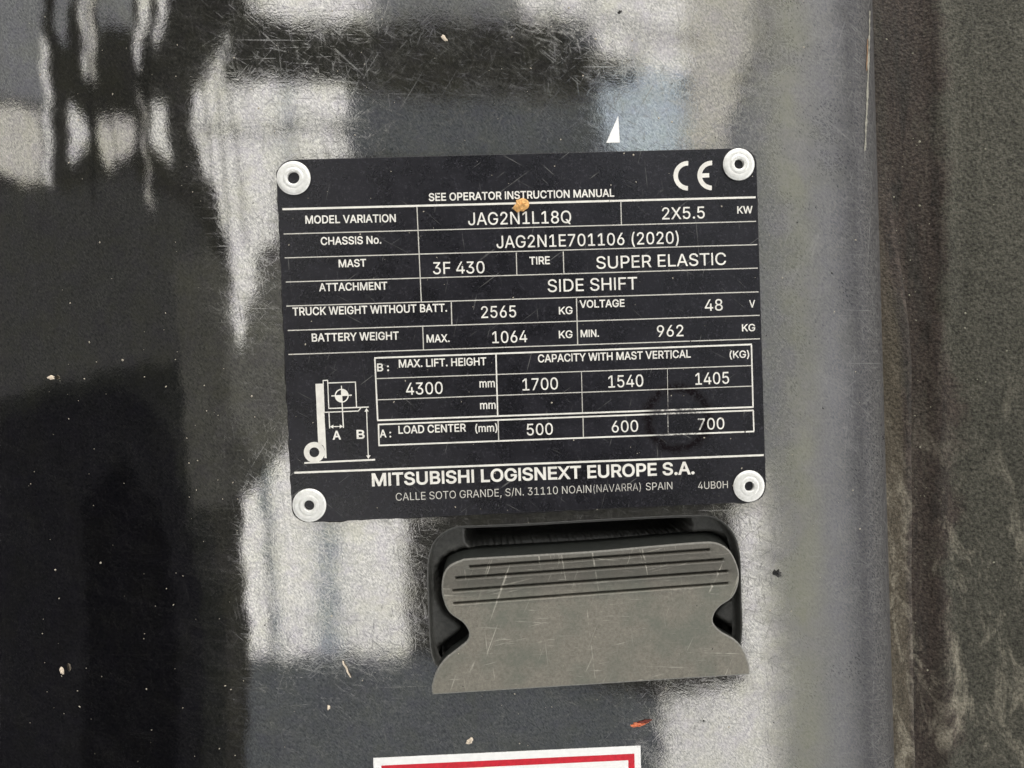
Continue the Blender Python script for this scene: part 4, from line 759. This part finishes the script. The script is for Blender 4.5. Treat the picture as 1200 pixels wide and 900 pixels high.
GCACHE = {}
def winding(x, y, loops):
    w = 0
    for l in loops:
        n = len(l); x0, y0 = l[-1]
        for x1, y1 in l:
            if (y0 <= y) != (y1 <= y):
                s = (x1 - x0) * (y - y0) - (x - x0) * (y1 - y0)
                if y1 > y0 and s > 0: w += 1
                elif y1 <= y0 and s < 0: w -= 1
            x0, y0 = x1, y1
    return w
def glyph(ch, bold):
    """one filled letter in thousandths of an em"""
    k = (ch, bold)
    if k not in GCACHE:
        loops = []
        for l in G[ch][1]:
            l = embolden(l, bold * 1000)
            loops.append([(l[2 * i], l[2 * i + 1]) for i in range(len(l) // 2)])
        pts, edges = [], []
        for l in loops:
            n0 = len(pts); pts += [Vector(p) for p in l]
            edges += [(n0 + i, n0 + (i + 1) % len(l)) for i in range(len(l))]
        F = []; V = []
        if pts:
            v, e, f, *_ = delaunay_2d_cdt(pts, edges, [], 1, 1e-3)
            V = [tuple(p) for p in v]
            for q in f:
                cx = sum(V[i][0] for i in q) / 3; cy = sum(V[i][1] for i in q) / 3
                if winding(cx, cy, loops): F.append(tuple(q))
        GCACHE[k] = (V, F)
    return GCACHE[k]
def glyph_mesh(text, bold):
    V, F = [], []; x = 0
    for ch in text:
        v, f = glyph(ch, bold); n = len(V)
        V += [Vector(((p[0] + x) / 1000, p[1] / 1000)) for p in v]
        F += [tuple(i + n for i in q) for q in f]
        x += G[ch][0]
    used = {i for q in F for i in q}
    xs = [V[i].x for i in used]
    return V, F, min(xs), max(xs)

def text(name, s, a, b, cap, bold=0.0, mat=None, parent=None, z=0.00001, q=Q):
    V, F, x0, x1 = glyph_mesh(s, bold)
    A = Vector(q(*a)); B = Vector(q(*b))
    d = (B - A); up = Vector((-d.y, d.x)).normalized()
    up = (up * 0.6 + Vector((0, 1)) * 0.4).normalized() * cap * PXM / 0.509
    W = []
    for v in V:
        p = A + d * ((v.x - x0) / (x1 - x0)) + up * v.y
        W.append((p.x, p.y, ZP + z))
    return mk(name, W, F, mat or M_PRINT, parent or plate)

HB, SB, VB = 0.020, 0.016, 0.004
text('heading_text', 'SEE OPERATOR INSTRUCTION MANUAL', (502.5, 235.5), (720, 230.2), 8.6, SB)
for s, a, b, c in (('MODEL VARIATION', (358, 262), (464, 260), 8.7), ('CHASSIS No.', (376, 287), (447, 285.3), 8.6), ('MAST', (397, 313.2), (429.3, 312.2), 8.4),
                   ('TIRE', (620.5, 310), (644.5, 309.3), 8.7), ('ATTACHMENT', (374, 341.2), (454, 339.2), 8.7), ('TRUCK WEIGHT WITHOUT BATT.', (343, 369.7), (524, 365), 8.9),
                   ('VOLTAGE', (679.3, 360.7), (732, 359.3), 8.5), ('BATTERY WEIGHT', (365.5, 400.2), (467.5, 397.7), 8.9), ('MAX.', (500, 401.3), (527, 400.6), 8.7),
                   ('MIN.', (680.5, 395), (702, 394.5), 8.2), ('B :', (442, 435), (456, 434.6), 8.6), ('MAX. LIFT. HEIGHT', (467.5, 430.6), (570, 427.7), 8.8),
                   ('CAPACITY WITH MAST VERTICAL', (630.5, 424.6), (809.5, 418.8), 8.8), ('A :', (445, 512.6), (458.5, 512.2), 8.7), ('LOAD CENTER', (467, 508.2), (546.3, 505.4), 8.8)):
    text('field_name', s, a, b, c, SB)
for s, a, b, c in (('KW', (864, 250.2), (882, 249.8), 8.3), ('KG', (655, 368.3), (671, 367.8), 8.5), ('V', (878, 360.2), (885, 360), 8.3), ('KG', (655, 396.3), (671, 395.8), 8.5),
                   ('KG', (869.5, 388.3), (885, 387.8), 8.2), ('(KG)', (855, 419.6), (878, 418.9), 8.2), ('mm', (562, 454), (580, 453.5), 9.2), ('mm', (562.7, 479.4), (581, 478.9), 9.2),
                   ('(mm)', (557, 506.3), (583, 505.4), 8.8)):
    text('unit_text', s, a, b, c, SB * 0.8)
for s, a, b, c in (('JAG2N1L18Q', (548.7, 263.9), (669.5, 261.2), 14.2), ('2X5.5', (776, 257.2), (826, 255.7), 13.7), ('JAG2N1E701106 (2020)', (582, 290.8), (795.5, 285.3), 14.0),
                   ('3F 430', (507.5, 321.3), (568, 320), 13.7), ('SUPER ELASTIC', (699, 315), (851, 310.2), 14.2), ('SIDE SHIFT', (642, 342.2), (747, 339), 14.4),
                   ('2565', (564, 372.7), (605, 371.6), 13.5), ('48', (826, 364.4), (847, 363.7), 13.3), ('1064', (577, 402.2), (618, 400.8), 13.5), ('962', (770, 394.7), (801, 393.9), 13.3),
                   ('4300', (476, 462.7), (519, 461.3), 13.8), ('1700', (612.5, 457.6), (654, 456.2), 13.8), ('1540', (713, 454.3), (754, 452.8), 14), ('1405', (815, 450.9), (854.5, 449.4), 13.8),
                   ('500', (617.5, 510.2), (648, 509.1), 13.4), ('600', (717, 506.8), (748, 505.7), 13.5), ('700', (818, 503.8), (849, 502.6), 13.4)):
    text('field_value', s, a, b, c, VB)
text('maker_name', 'MITSUBISHI LOGISNEXT EUROPE S.A.', (436, 569.5), (814, 555.2), 14.2, 0.021)
text('address_text', 'CALLE SOTO GRANDE, S/N. 31110 NOAIN ', (464, 586.8), (693, 577.2), 9.0, -0.002, M_THIN)
text('address_text', '(NAVARRA)', (695.5, 577.1), (751, 574.7), 9.0, -0.006, M_PRINT_WORN)
text('address_text', 'SPAIN', (757, 574.5), (788, 573.2), 8.8, -0.002, M_THIN)
text('code_text', '4UB0H', (818, 573.2), (853, 571.9), 8.6, -0.001, M_THIN)

# CE mark: arcs of constant width
def arc_band(cx, cy, ro, ri, a0, a1, n=28):
    V, F = [], []
    for i in range(n + 1):
        t = math.radians(a0 + (a1 - a0) * i / n)
        for r in (ro, ri): V.append((cx + r * math.cos(t), cy + r * math.sin(t), ZP))
    for i in range(n): F.append((2 * i, 2 * i + 2, 2 * i + 3, 2 * i + 1))
    return V, F
def join(parts):
    V, F = [], []
    for v, f in parts:
        n = len(V); V += list(v); F += [tuple(i + n for i in t) for t in f]
    return V, F
def px_quad(pts, z=0.0):
    V = [(*Q(*p), ZP + z) for p in pts]; return V, [tuple(range(len(V)))]
s1 = 17.2 * PXM; w1 = 5.3 * PXM
ce = mk('ce_mark', *arc_band(*Q(806.2, 206), s1, s1 - w1, 87, 268), M_PRINT, plate)
mk('ce_mark', *join([arc_band(*Q(834.2, 205.6), s1, s1 - w1, 87, 268), px_quad([(820.5, 208.4), (820.5, 203.4), (831, 202.9), (831, 207.9)], ZV)]), M_PRINT, plate)

# fork truck diagram
D = lambda x, y: (340 + x / 6, 410 + y / 6)
def dl(a, b, w, z=0): return rule(D(*a), D(*b), w, z)
def ring(c, ro, ri, a0=0, a1=360, z=0.0, n=32):
    V, F = arc_band(*Q(*c), ro * PXM, max(ri, 0.01) * PXM, a0, a1, n)
    return [(x, y, zz + z) for x, y, zz in V], F
mk('mast_drawing', *px_quad([D(178, 239), D(197, 655), D(232, 672), D(243, 700), D(240, 760), D(257, 762), D(240, 430), D(233, 237)][::-1]), M_PRINT, plate)
mk('carriage_drawing', *join([dl((230, 216), (265, 214), 1.2), dl((232, 214), (240, 436), 1.0, ZV), dl((264, 214), (272, 412), 1.1, ZV)]), M_PRINT, plate)
mk('load_drawing', *join([dl((264, 233), (462, 226), 1.2, ZV * 2), dl((459, 226), (467, 402), 1.2, ZV), dl((270, 412), (552, 402), 1.3, 0)]), M_PRINT, plate)
mk('fork_drawing', *join([dl((242, 439), (480, 430), 1.2), dl((479, 431), (500, 403), 1.2, ZV)]), M_PRINT, plate)
mk('wheel_drawing', *ring(D(170, 720), 12.0, 5.7), M_PRINT, plate)
mk('ground_drawing', *px_quad([D(100, 801), D(598, 778), D(598, 766), D(100, 789)], 0.00003), M_PRINT, plate)
c = D(363, 322)
mk('load_centre_symbol', *join([ring(c, 8.0, 6.7, z=ZV), ring(c, 6.8, 0, 0, 90), ring(c, 6.8, 0, 180, 270), dl((290, 324), (434, 318), 1.2, ZV * 1.5), dl((361, 252), (363, 322), 1.2, ZV * 2), dl((363, 322), (375, 548), 1.3, ZV * 2)]), M_PRINT, plate)
def arrow(tip, base1, base2): return px_quad([D(*tip), D(*base1), D(*base2)], ZV)
mk('dimension_arrow', *join([dl((273, 440), (278, 552), 1.2), dl((285, 540), (368, 538), 1.0), arrow((282, 540), (304, 526), (304, 554)), arrow((371, 538), (349, 524), (349, 552))]), M_PRINT, plate)
mk('dimension_arrow', *join([dl((537, 415), (550, 760), 1.1), arrow((537, 409), (522, 434), (553, 433)), arrow((550, 766), (535, 742), (566, 741))]), M_PRINT, plate)
text('drawing_letter', 'A', (389.8, 515), (399.8, 514.7), 9.7, HB)
text('drawing_letter', 'B', (418, 514), (427.5, 513.8), 9.7, HB)

# rivets: flanged heads with a stepped bore
def lathe(cx, cy, prof, n=40):
    V, F = [], []
    for r, z in prof:
        for i in range(n):
            t = 2 * math.pi * i / n; V.append((cx + r * math.cos(t), cy + r * math.sin(t), z))
    for k in range(len(prof) - 1):
        for i in range(n):
            j = (i + 1) % n
            F.append((k * n + i, (k + 1) * n + i, (k + 1) * n + j, k * n + j)[::-1])
    return V, F
for (px, py), R, r in (((343.5, 208), 19.4, 6.9), ((866.5, 192), 18.9, 5.8), ((362, 592.5), 19.6, 6.0), ((878.5, 570), 19.0, 5.8)):
    h = 0.0012
    cx, cy = P(px, py, ZT + h); R *= PXM * .995; r *= PXM
    prof = [(R * 0.93, ZT - 0.0004), (R * 0.93, ZT + 0.0004), (R * 0.99, ZT + 0.00045), (R, ZT + 0.0006), (R * 0.99, ZT + h * 0.62), (R * 0.94, ZT + h * 0.82), (R * 0.85, ZT + h * 0.95), (R * 0.70, ZT + h * 1.02), (R * 0.64, ZT + h * 0.98), (R * 0.60, ZT + h * 0.96), (R * 0.57, ZT + h * 1.07), (R * 0.48, ZT + h * 1.12), (r * 1.12, ZT + h * 1.05), (r * 1.03, ZT + h * 1.0), (r, ZT + h * 0.9), (r * 0.97, ZT - 0.0009)]
    V, F = lathe(cx, cy, prof)
    rv = mk('rivet', V, F, M_RIVET, plate, True)
    V, F = lathe(cx, cy, [(r * 0.985, ZT - 0.0006), (r * 0.7, ZT - 0.0012), (r * 0.5, ZT - 0.0008), (r * 0.3, ZT - 0.0006), (0.00001, ZT - 0.0006)], 20)
    core = mk('rivet_pin', V, F, M_HOLE, None, True)
    core.parent = rv

# ------------------------------------------------------------------ latch
latch = empty('door_latch', (0, 0, 0))
tag(latch, 'grey worn plastic pull latch with four grooves, set in a recess below the plate', 'latch')
GROOVES = [((551, 665), (832.6, 644.8)), ((534.6, 677.3), (847.5, 655.5)), ((531, 691.3), (852, 668.5)), ((532, 706), (852, 682.5))]
GRV = [(P(*a, 0.001), P(*b, 0.001)) for a, b in GROOVES]
ga, gb = Vector(GRV[3][0]), Vector(GRV[3][1]); gd = (gb - ga).normalized(); gn = Vector((-gd.y, gd.x))
Z_FACE = 0.0012
def grip_z(x, y):
    v = (Vector((x, y)) - ga).dot(gn)          # distance above the lowest groove
    z = Z_FACE
    if v > 0: z -= (v ** 2) / (2 * 0.030)
    # grooves: steep upper wall, gentle lower lip
    for a, b in GRV:
        A = Vector(a); B = Vector(b); d = (B - A).normalized(); n = Vector((-d.y, d.x))
        q = Vector((x, y)) - A; u = q.dot(d); w = q.dot(n); L = (B - A).length
        if -0.0006 < u < L + 0.0006:
            e = sstep(-0.0005, 0.0002, u) * sstep(-0.0005, 0.0002, L - u)
            dd = 0.0
            if -0.00080 < w <= -0.00032: dd = sstep(-0.00080, -0.00032, w)
            elif -0.00032 < w <= 0.00016: dd = 1.0
            elif 0.00016 < w < 0.00024: dd = 1 - (w - 0.00016) / 0.00008
            z -= 0.0017 * e * dd
            if -0.0013 < w < -0.0006: z += 0.00022 * e * math.sin((w + 0.0013) / 0.0007 * math.pi)
    return z
M_LIP = simple('rubbed_grey_edge', (0.20, 0.195, 0.175), 0.5, 0.25, 900)
M_SIDE = simple('shaded_side_plastic', (0.022, 0.024, 0.022), 0.45, 0.25, 700)  # grip side darkened in colour to stand for shade inside the recess
def build_grip():
    top = inset(GL, 0.0005)
    pts = []
    lim = inset(GL, 0.00065)
    for a, b in GRV:
        A = Vector(a); B = Vector(b); d = (B - A).normalized(); n = Vector((-d.y, d.x)); L = (B - A).length
        m = int(L / 0.0015)
        us = [-0.0005, -0.0003, -0.0001, 0.0001, 0.0003] + [L * k / m for k in range(1, m)] + [L - 0.0003, L - 0.0001, L + 0.0001, L + 0.0003, L + 0.0005]
        for u in us:
            for w in (-0.0013, -0.0010, -0.0008, -0.0006, -0.0004, -0.00032, -0.00010, 0.00016, 0.00020, 0.00024, 0.0005):
                p = A + d * u + n * w
                if inside(p.x, p.y, lim): pts.append((p.x, p.y))
    x0 = min(p[0] for p in GL); x1 = max(p[0] for p in GL); y0 = min(p[1] for p in GL); y1 = max(p[1] for p in GL)
    y = y0
    while y < y1:
        x = x0
        while x < x1:
            if inside(x, y, lim) and all(seg_dist(x, y, a, b) > 0.0015 for a, b in GRV): pts.append((x, y))
            x += 0.0015
        y += 0.0015
    n0 = len(pts); n = len(top); pts += top
    edges = [(n0 + i, n0 + (i + 1) % n) for i in range(n)]
    v, e, f, *_ = delaunay_2d_cdt([Vector(p) for p in pts], edges, [], 1, 1e-8)
    V = [(p.x, p.y, grip_z(p.x, p.y)) for p in v]; F = [tuple(t) for t in f]
    face = mk('grip_face', V, F, M_GRIP, latch, True)
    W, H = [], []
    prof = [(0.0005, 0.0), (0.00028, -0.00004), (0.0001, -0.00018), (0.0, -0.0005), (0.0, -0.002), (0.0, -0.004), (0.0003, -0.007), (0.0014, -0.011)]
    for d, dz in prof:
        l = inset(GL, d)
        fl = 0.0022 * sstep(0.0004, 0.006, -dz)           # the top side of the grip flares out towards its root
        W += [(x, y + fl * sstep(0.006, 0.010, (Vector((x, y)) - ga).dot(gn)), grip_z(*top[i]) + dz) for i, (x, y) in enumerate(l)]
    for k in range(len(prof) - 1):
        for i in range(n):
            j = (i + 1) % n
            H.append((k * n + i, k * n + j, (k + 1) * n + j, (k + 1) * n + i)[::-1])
    k3 = 3 * n
    mk('grip_edge', W[:4 * n], H[:k3], M_LIP, latch, True)
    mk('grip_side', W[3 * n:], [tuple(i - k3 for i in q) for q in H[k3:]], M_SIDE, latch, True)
build_grip()
# ------------------------------------------------------------------ stickers
def Z(px, py, z=0.0003): return (*P(px, py, z), z)
st = empty('warning_sticker', (*P(594, 885), 0))
tag(st, 'white label with red border, cut off by the bottom edge of the photo', 'sticker')
M_VINYL = simple('white_vinyl', (0.93, 0.93, 0.92), 0.35, 0.04, 500, 0.00001)
M_RED = simple('red_print', (0.60, 0.018, 0.035), 0.35, 0.18, 700, 0.00001)
def lerp2(a, b, t): return (a[0] + (b[0] - a[0]) * t, a[1] + (b[1] - a[1]) * t)
A0 = P(437.5, 888.2); B0 = P(750.5, 873.6)
sx = (Vector(B0) - Vector(A0)); sxn = sx.normalized(); syn = Vector((sxn.y, -sxn.x))
def stp(u, v): p = Vector(A0) + sxn * u + syn * v; return (p.x, p.y)
SW = sx.length; SH = 0.052
v, f = prism(ccw([stp(0, 0), stp(SW, 0), stp(SW, SH), stp(0, SH)]), 0.00003, 0.00016)
mk('vinyl_base', v, f, M_VINYL, st)
def frame(u0, v0, u1, v1, w, z):
    o = [stp(u0, v0), stp(u1, v0), stp(u1, v1), stp(u0, v1)]; i = [stp(u0 + w, v0 + w), stp(u1 - w, v0 + w), stp(u1 - w, v1 - w), stp(u0 + w, v1 - w)]
    V = [(*p, z) for p in o + i]; return V, [(k, 4 + k, 4 + (k + 1) % 4, (k + 1) % 4) for k in range(4)]
mk('red_border', *frame(0.0023, 0.0023, SW - 0.0019, SH - 0.0023, 0.0019, 0.00019), M_RED, st)
v, f = prism(ccw([P(724.3, 136), P(726.2, 167.2), P(710.3, 167.5)]), 0.00005, 0.00022)
tag(mk('sticker_scrap', v, f, M_VINYL), 'small white triangular scrap of sticker just above the rating plate', 'sticker scrap')

# ------------------------------------------------------------------ litter
def blob(px, py, rx, ry, h, rot, seed, z0=0.0, n=14, rag=0.35):
    R = random.Random(seed); cx, cy = P(px, py, z0)
    offs = [1 + rag * (R.random() - .5) * 2 for _ in range(n)]
    V, F = [], []
    for k, (s, zz) in enumerate(((1.0, 0), (0.96, 0.4), (0.72, 0.8), (0.35, 1.0))):
        for i in range(n):
            t = 2 * math.pi * i / n
            rr = s * (offs[i] * s + (1 - s))
            a, b = rr * rx * math.cos(t), rr * ry * math.sin(t)
            V.append((cx + (a * math.cos(rot) - b * math.sin(rot)) * PXM, cy + (a * math.sin(rot) + b * math.cos(rot)) * PXM, z0 + h * zz * (0.75 + 0.5 * R.random() if k > 1 else 1)))
    V.append((cx, cy, z0 + h))
    for k in range(3):
        for i in range(n):
            j = (i + 1) % n; F.append((k * n + i, k * n + j, (k + 1) * n + j, (k + 1) * n + i))
    for i in range(n): F.append((3 * n + i, 3 * n + (i + 1) % n, 4 * n))
    F.append(tuple(reversed(range(n))))
    return V, F
M_CRUMB = simple('ochre_crumb', (0.72, 0.40, 0.14), 0.7, 0.35, 900, 0.0002)
M_PALE = simple('pale_seed', (0.70, 0.60, 0.48), 0.6, 0.25, 900, 0.0001)
M_LEAF = simple('orange_bud_scale', (0.62, 0.17, 0.075), 0.5, 0.35, 600, 0.0001)
M_LEAFD = simple('dark_red_fold', (0.12, 0.02, 0.012), 0.5, 0.3, 600, 0.0001)
M_BLACK = simple('black_grit', (0.01, 0.01, 0.01), 0.4, 0.3)
def litter(name, label, cat, vf, mat):
    return tag(mk(name, *vf, mat), label, cat)
litter('debris_crumb', 'orange crumb stuck on the top white line of the rating plate', 'crumb', blob(611, 241, 9, 7.2, 0.0012, 0.3, 5, ZT, 16, 0.22), M_CRUMB)
leaf = litter('bud_scale', 'curled orange bud scale lying on the panel below the right part of the latch', 'leaf', blob(750.5, 848, 12.5, 2.8, 0.0007, 0.20, 8, 0, 18, 0.3), M_LEAF)
mk('dark_fold', *blob(756, 844.8, 8.5, 1.1, 0.0009, 0.13, 9, 0, 12, 0.3), M_LEAFD, leaf)
litter('plant_seed', 'round pale seed on the panel just above the red bordered sticker', 'seed', blob(550.5, 868, 4.6, 3.2, 0.0007, 0.5, 12), M_PALE)
litter('dirt_crumb', 'single pale crumb far left on the dark curved side', 'crumb', blob(60, 442.5, 4.2, 2.4, 0.0006, -0.1, 14, panel_z(*P(60, 442)), 12, .3), M_PALE)
litter('grit_grain', 'black grain of grit right of the latch recess', 'grit', blob(911, 672, 5, 4, 0.0008, -0.6, 15), M_BLACK)
litter('husk_flake', 'whitish husk near the lower left, on the dark curved side', 'husk', blob(73, 786, 2.4, 5.2, 0.0006, 0.2, 16, panel_z(*P(73, 786)), 12, .3), M_PALE)
def twig(pts, w, z0=0.0004):
    V, F = [], []; n = 6
    for i, (px, py) in enumerate(pts):
        x, y = P(px, py); r = w * PXM * (0.6 + 0.4 * math.sin(math.pi * (i + .5) / len(pts)))
        for k in range(n):
            t = 2 * math.pi * k / n; V.append((x + r * math.cos(t), y + r * math.sin(t) * 0.3, z0 + r * math.sin(t)))
    for i in range(len(pts) - 1):
        for k in range(n):
            a = i * n + k; b = i * n + (k + 1) % n; F.append((a, b, b + n, a + n))
    F += [tuple(range(n)), tuple((len(pts) - 1) * n + k for k in range(n))]
    return V, F
litter('dry_stalk', 'thin bent dry stalk on the panel left of the latch', 'stalk', twig([(402, 774), (403, 778), (406, 782), (407.5, 787), (411, 793)], 1.2), M_PALE)
litter('seed_grain', 'tiny pale grain under the bent dry stalk', 'seed', blob(385, 829.5, 1.8, 3.2, 0.0004, -0.2, 19), M_PALE)
litter('pale_chip', 'pale splinter at the upper middle of the panel above the rating plate', 'chip', blob(521, 45, 2.2, 5.0, 0.0004, 0.7, 21), M_PALE)
litter('grit_flake', 'dark flake near the top edge, right of the middle', 'grit', blob(726, 14, 2.6, 1.8, 0.0004, 0.5, 22), M_BLACK)

# loose specks of dust everywhere: nobody could count them
R5 = random.Random(55)
def specks(name, n, region, mat, zf, smin, smax):
    V, F = [], []
    for _ in range(n):
        px, py = region(R5)
        x, y = P(px, py)
        z = zf(x, y)
        if z is None: continue
        s = (smin + (smax - smin) * R5.random() ** 3) * PXM; a = R5.random() * 6.28; el = 0.4 + 0.6 * R5.random()
        b = len(V)
        for k in range(5):
            t = 2 * math.pi * k / 5; u, w = s * math.cos(t), s * el * math.sin(t)
            V.append((x + u * math.cos(a) - w * math.sin(a), y + u * math.sin(a) + w * math.cos(a), z + 0.00004))
        V.append((x, y, z + 0.00004 + s * 0.5))
        for k in range(5): F.append((b + k, b + (k + 1) % 5, b + 5))
    return tag(mk(name, V, F, mat), {'dust_specks': 'fine pale specks of dust scattered over panel and plate', 'dark_specks': 'fine dark specks of grit scattered over the panel', 'lining_grit': 'light grit caught in the rough sunken lining on the right'}[name], 'dust', kind='stuff')
GLI = ccw(GRIP)
def zsurf(x, y):
    if -0.07 < x < 0.07 and -0.0524 < y < 0.0524: return ZT
    if inside(x, y, HOLE) or inside(x, y, GLI): return Z_FACE if inside(x, y, GLI) and (Vector((x, y)) - ga).dot(gn) < -0.002 else None
    if x > 0.1: return None
    return panel_z(x, y)
specks('dust_specks', 430, lambda R: (R.uniform(0, 1030), R.uniform(0, 900)), simple('dust', (0.42, 0.38, 0.31), 0.8), zsurf, 0.4, 1.5)
specks('dark_specks', 160, lambda R: (R.uniform(250, 1020), R.uniform(0, 900)), M_BLACK, zsurf, 0.5, 1.5)
specks('lining_grit', 260, lambda R: (R.gauss(1115, 60), R.uniform(0, 900)), simple('liner_grit_dust', (0.30, 0.29, 0.22), 0.8),
       lambda x, y: -0.030 + 0.020 * sstep(0.112, 0.19, x + 0.01 * math.sin(y * 20 + 1)) + 0.0006 if x > edge_x(y) + 0.011 else None, 0.5, 1.9)

# ------------------------------------------------------------------ unseen sheets a metre above, added to shape the reflections in the gloss
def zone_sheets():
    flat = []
    polys = [(t, [(c[2 * i], c[2 * i + 1]) for i in range(len(c) // 2)]) for t, c in REFLECT_ZONES]
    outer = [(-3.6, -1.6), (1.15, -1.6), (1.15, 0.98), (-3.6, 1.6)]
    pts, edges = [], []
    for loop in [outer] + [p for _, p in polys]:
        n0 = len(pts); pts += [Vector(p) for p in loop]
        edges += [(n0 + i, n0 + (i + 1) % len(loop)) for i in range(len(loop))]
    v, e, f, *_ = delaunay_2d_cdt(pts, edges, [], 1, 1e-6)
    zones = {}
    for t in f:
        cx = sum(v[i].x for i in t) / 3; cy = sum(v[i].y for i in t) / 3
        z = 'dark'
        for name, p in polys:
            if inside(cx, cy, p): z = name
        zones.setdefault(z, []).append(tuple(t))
    mats = {k: translucent('reflection_sheet_' + k, c) for k, c in REFLECT_TONES.items()}
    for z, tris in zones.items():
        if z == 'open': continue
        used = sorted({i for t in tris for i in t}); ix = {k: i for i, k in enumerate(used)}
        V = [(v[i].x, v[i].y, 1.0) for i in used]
        o = mk('reflection_sheet', V, [tuple(ix[i] for i in t) for t in tris], mats[z])  # unseen sheet, added only for what the gloss mirrors
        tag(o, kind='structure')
REFLECT_TONES = {'black': (0.004, 0.004, 0.006), 'dark': (0.036, 0.036, 0.033), 'dusk': (0.055, 0.056, 0.056), 'dim': (0.075, 0.076, 0.070), 'dim2': (0.125, 0.126, 0.117), 'gloom': (0.011, 0.011, 0.014), 'gloom2': (0.020, 0.021, 0.021), 'mid': (0.112, 0.123, 0.136), 'grey': (0.24, 0.25, 0.265), 'grey2': (0.38, 0.43, 0.48), 'pale': (0.66, 0.65, 0.62), 'blue': (0.60, 0.70, 0.88)}
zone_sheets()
M_CABLE = simple('black_cable', (0.012, 0.012, 0.014), 0.5)
for c in CABLES:  # unseen cables, placed for the thin dark lines in the reflections
    pts = [Vector((c[2 * i], c[2 * i + 1], 0.985)) for i in range(len(c) // 2)]
    V, F = [], []; n = 8
    for i, p in enumerate(pts):
        d = (pts[min(i + 1, len(pts) - 1)] - pts[max(i - 1, 0)]).normalized(); s = Vector((-d.y, d.x, 0))
        for k in range(n):
            t = 2 * math.pi * k / n; V.append(p + (s * math.cos(t) + Vector((0, 0, 1)) * math.sin(t)) * 0.0045)
    for i in range(len(pts) - 1):
        for k in range(n): a = i * n + k; b = i * n + (k + 1) % n; F.append((a, b, b + n, a + n))
    tag(mk('reflected_cable', V, F, M_CABLE), kind='structure')
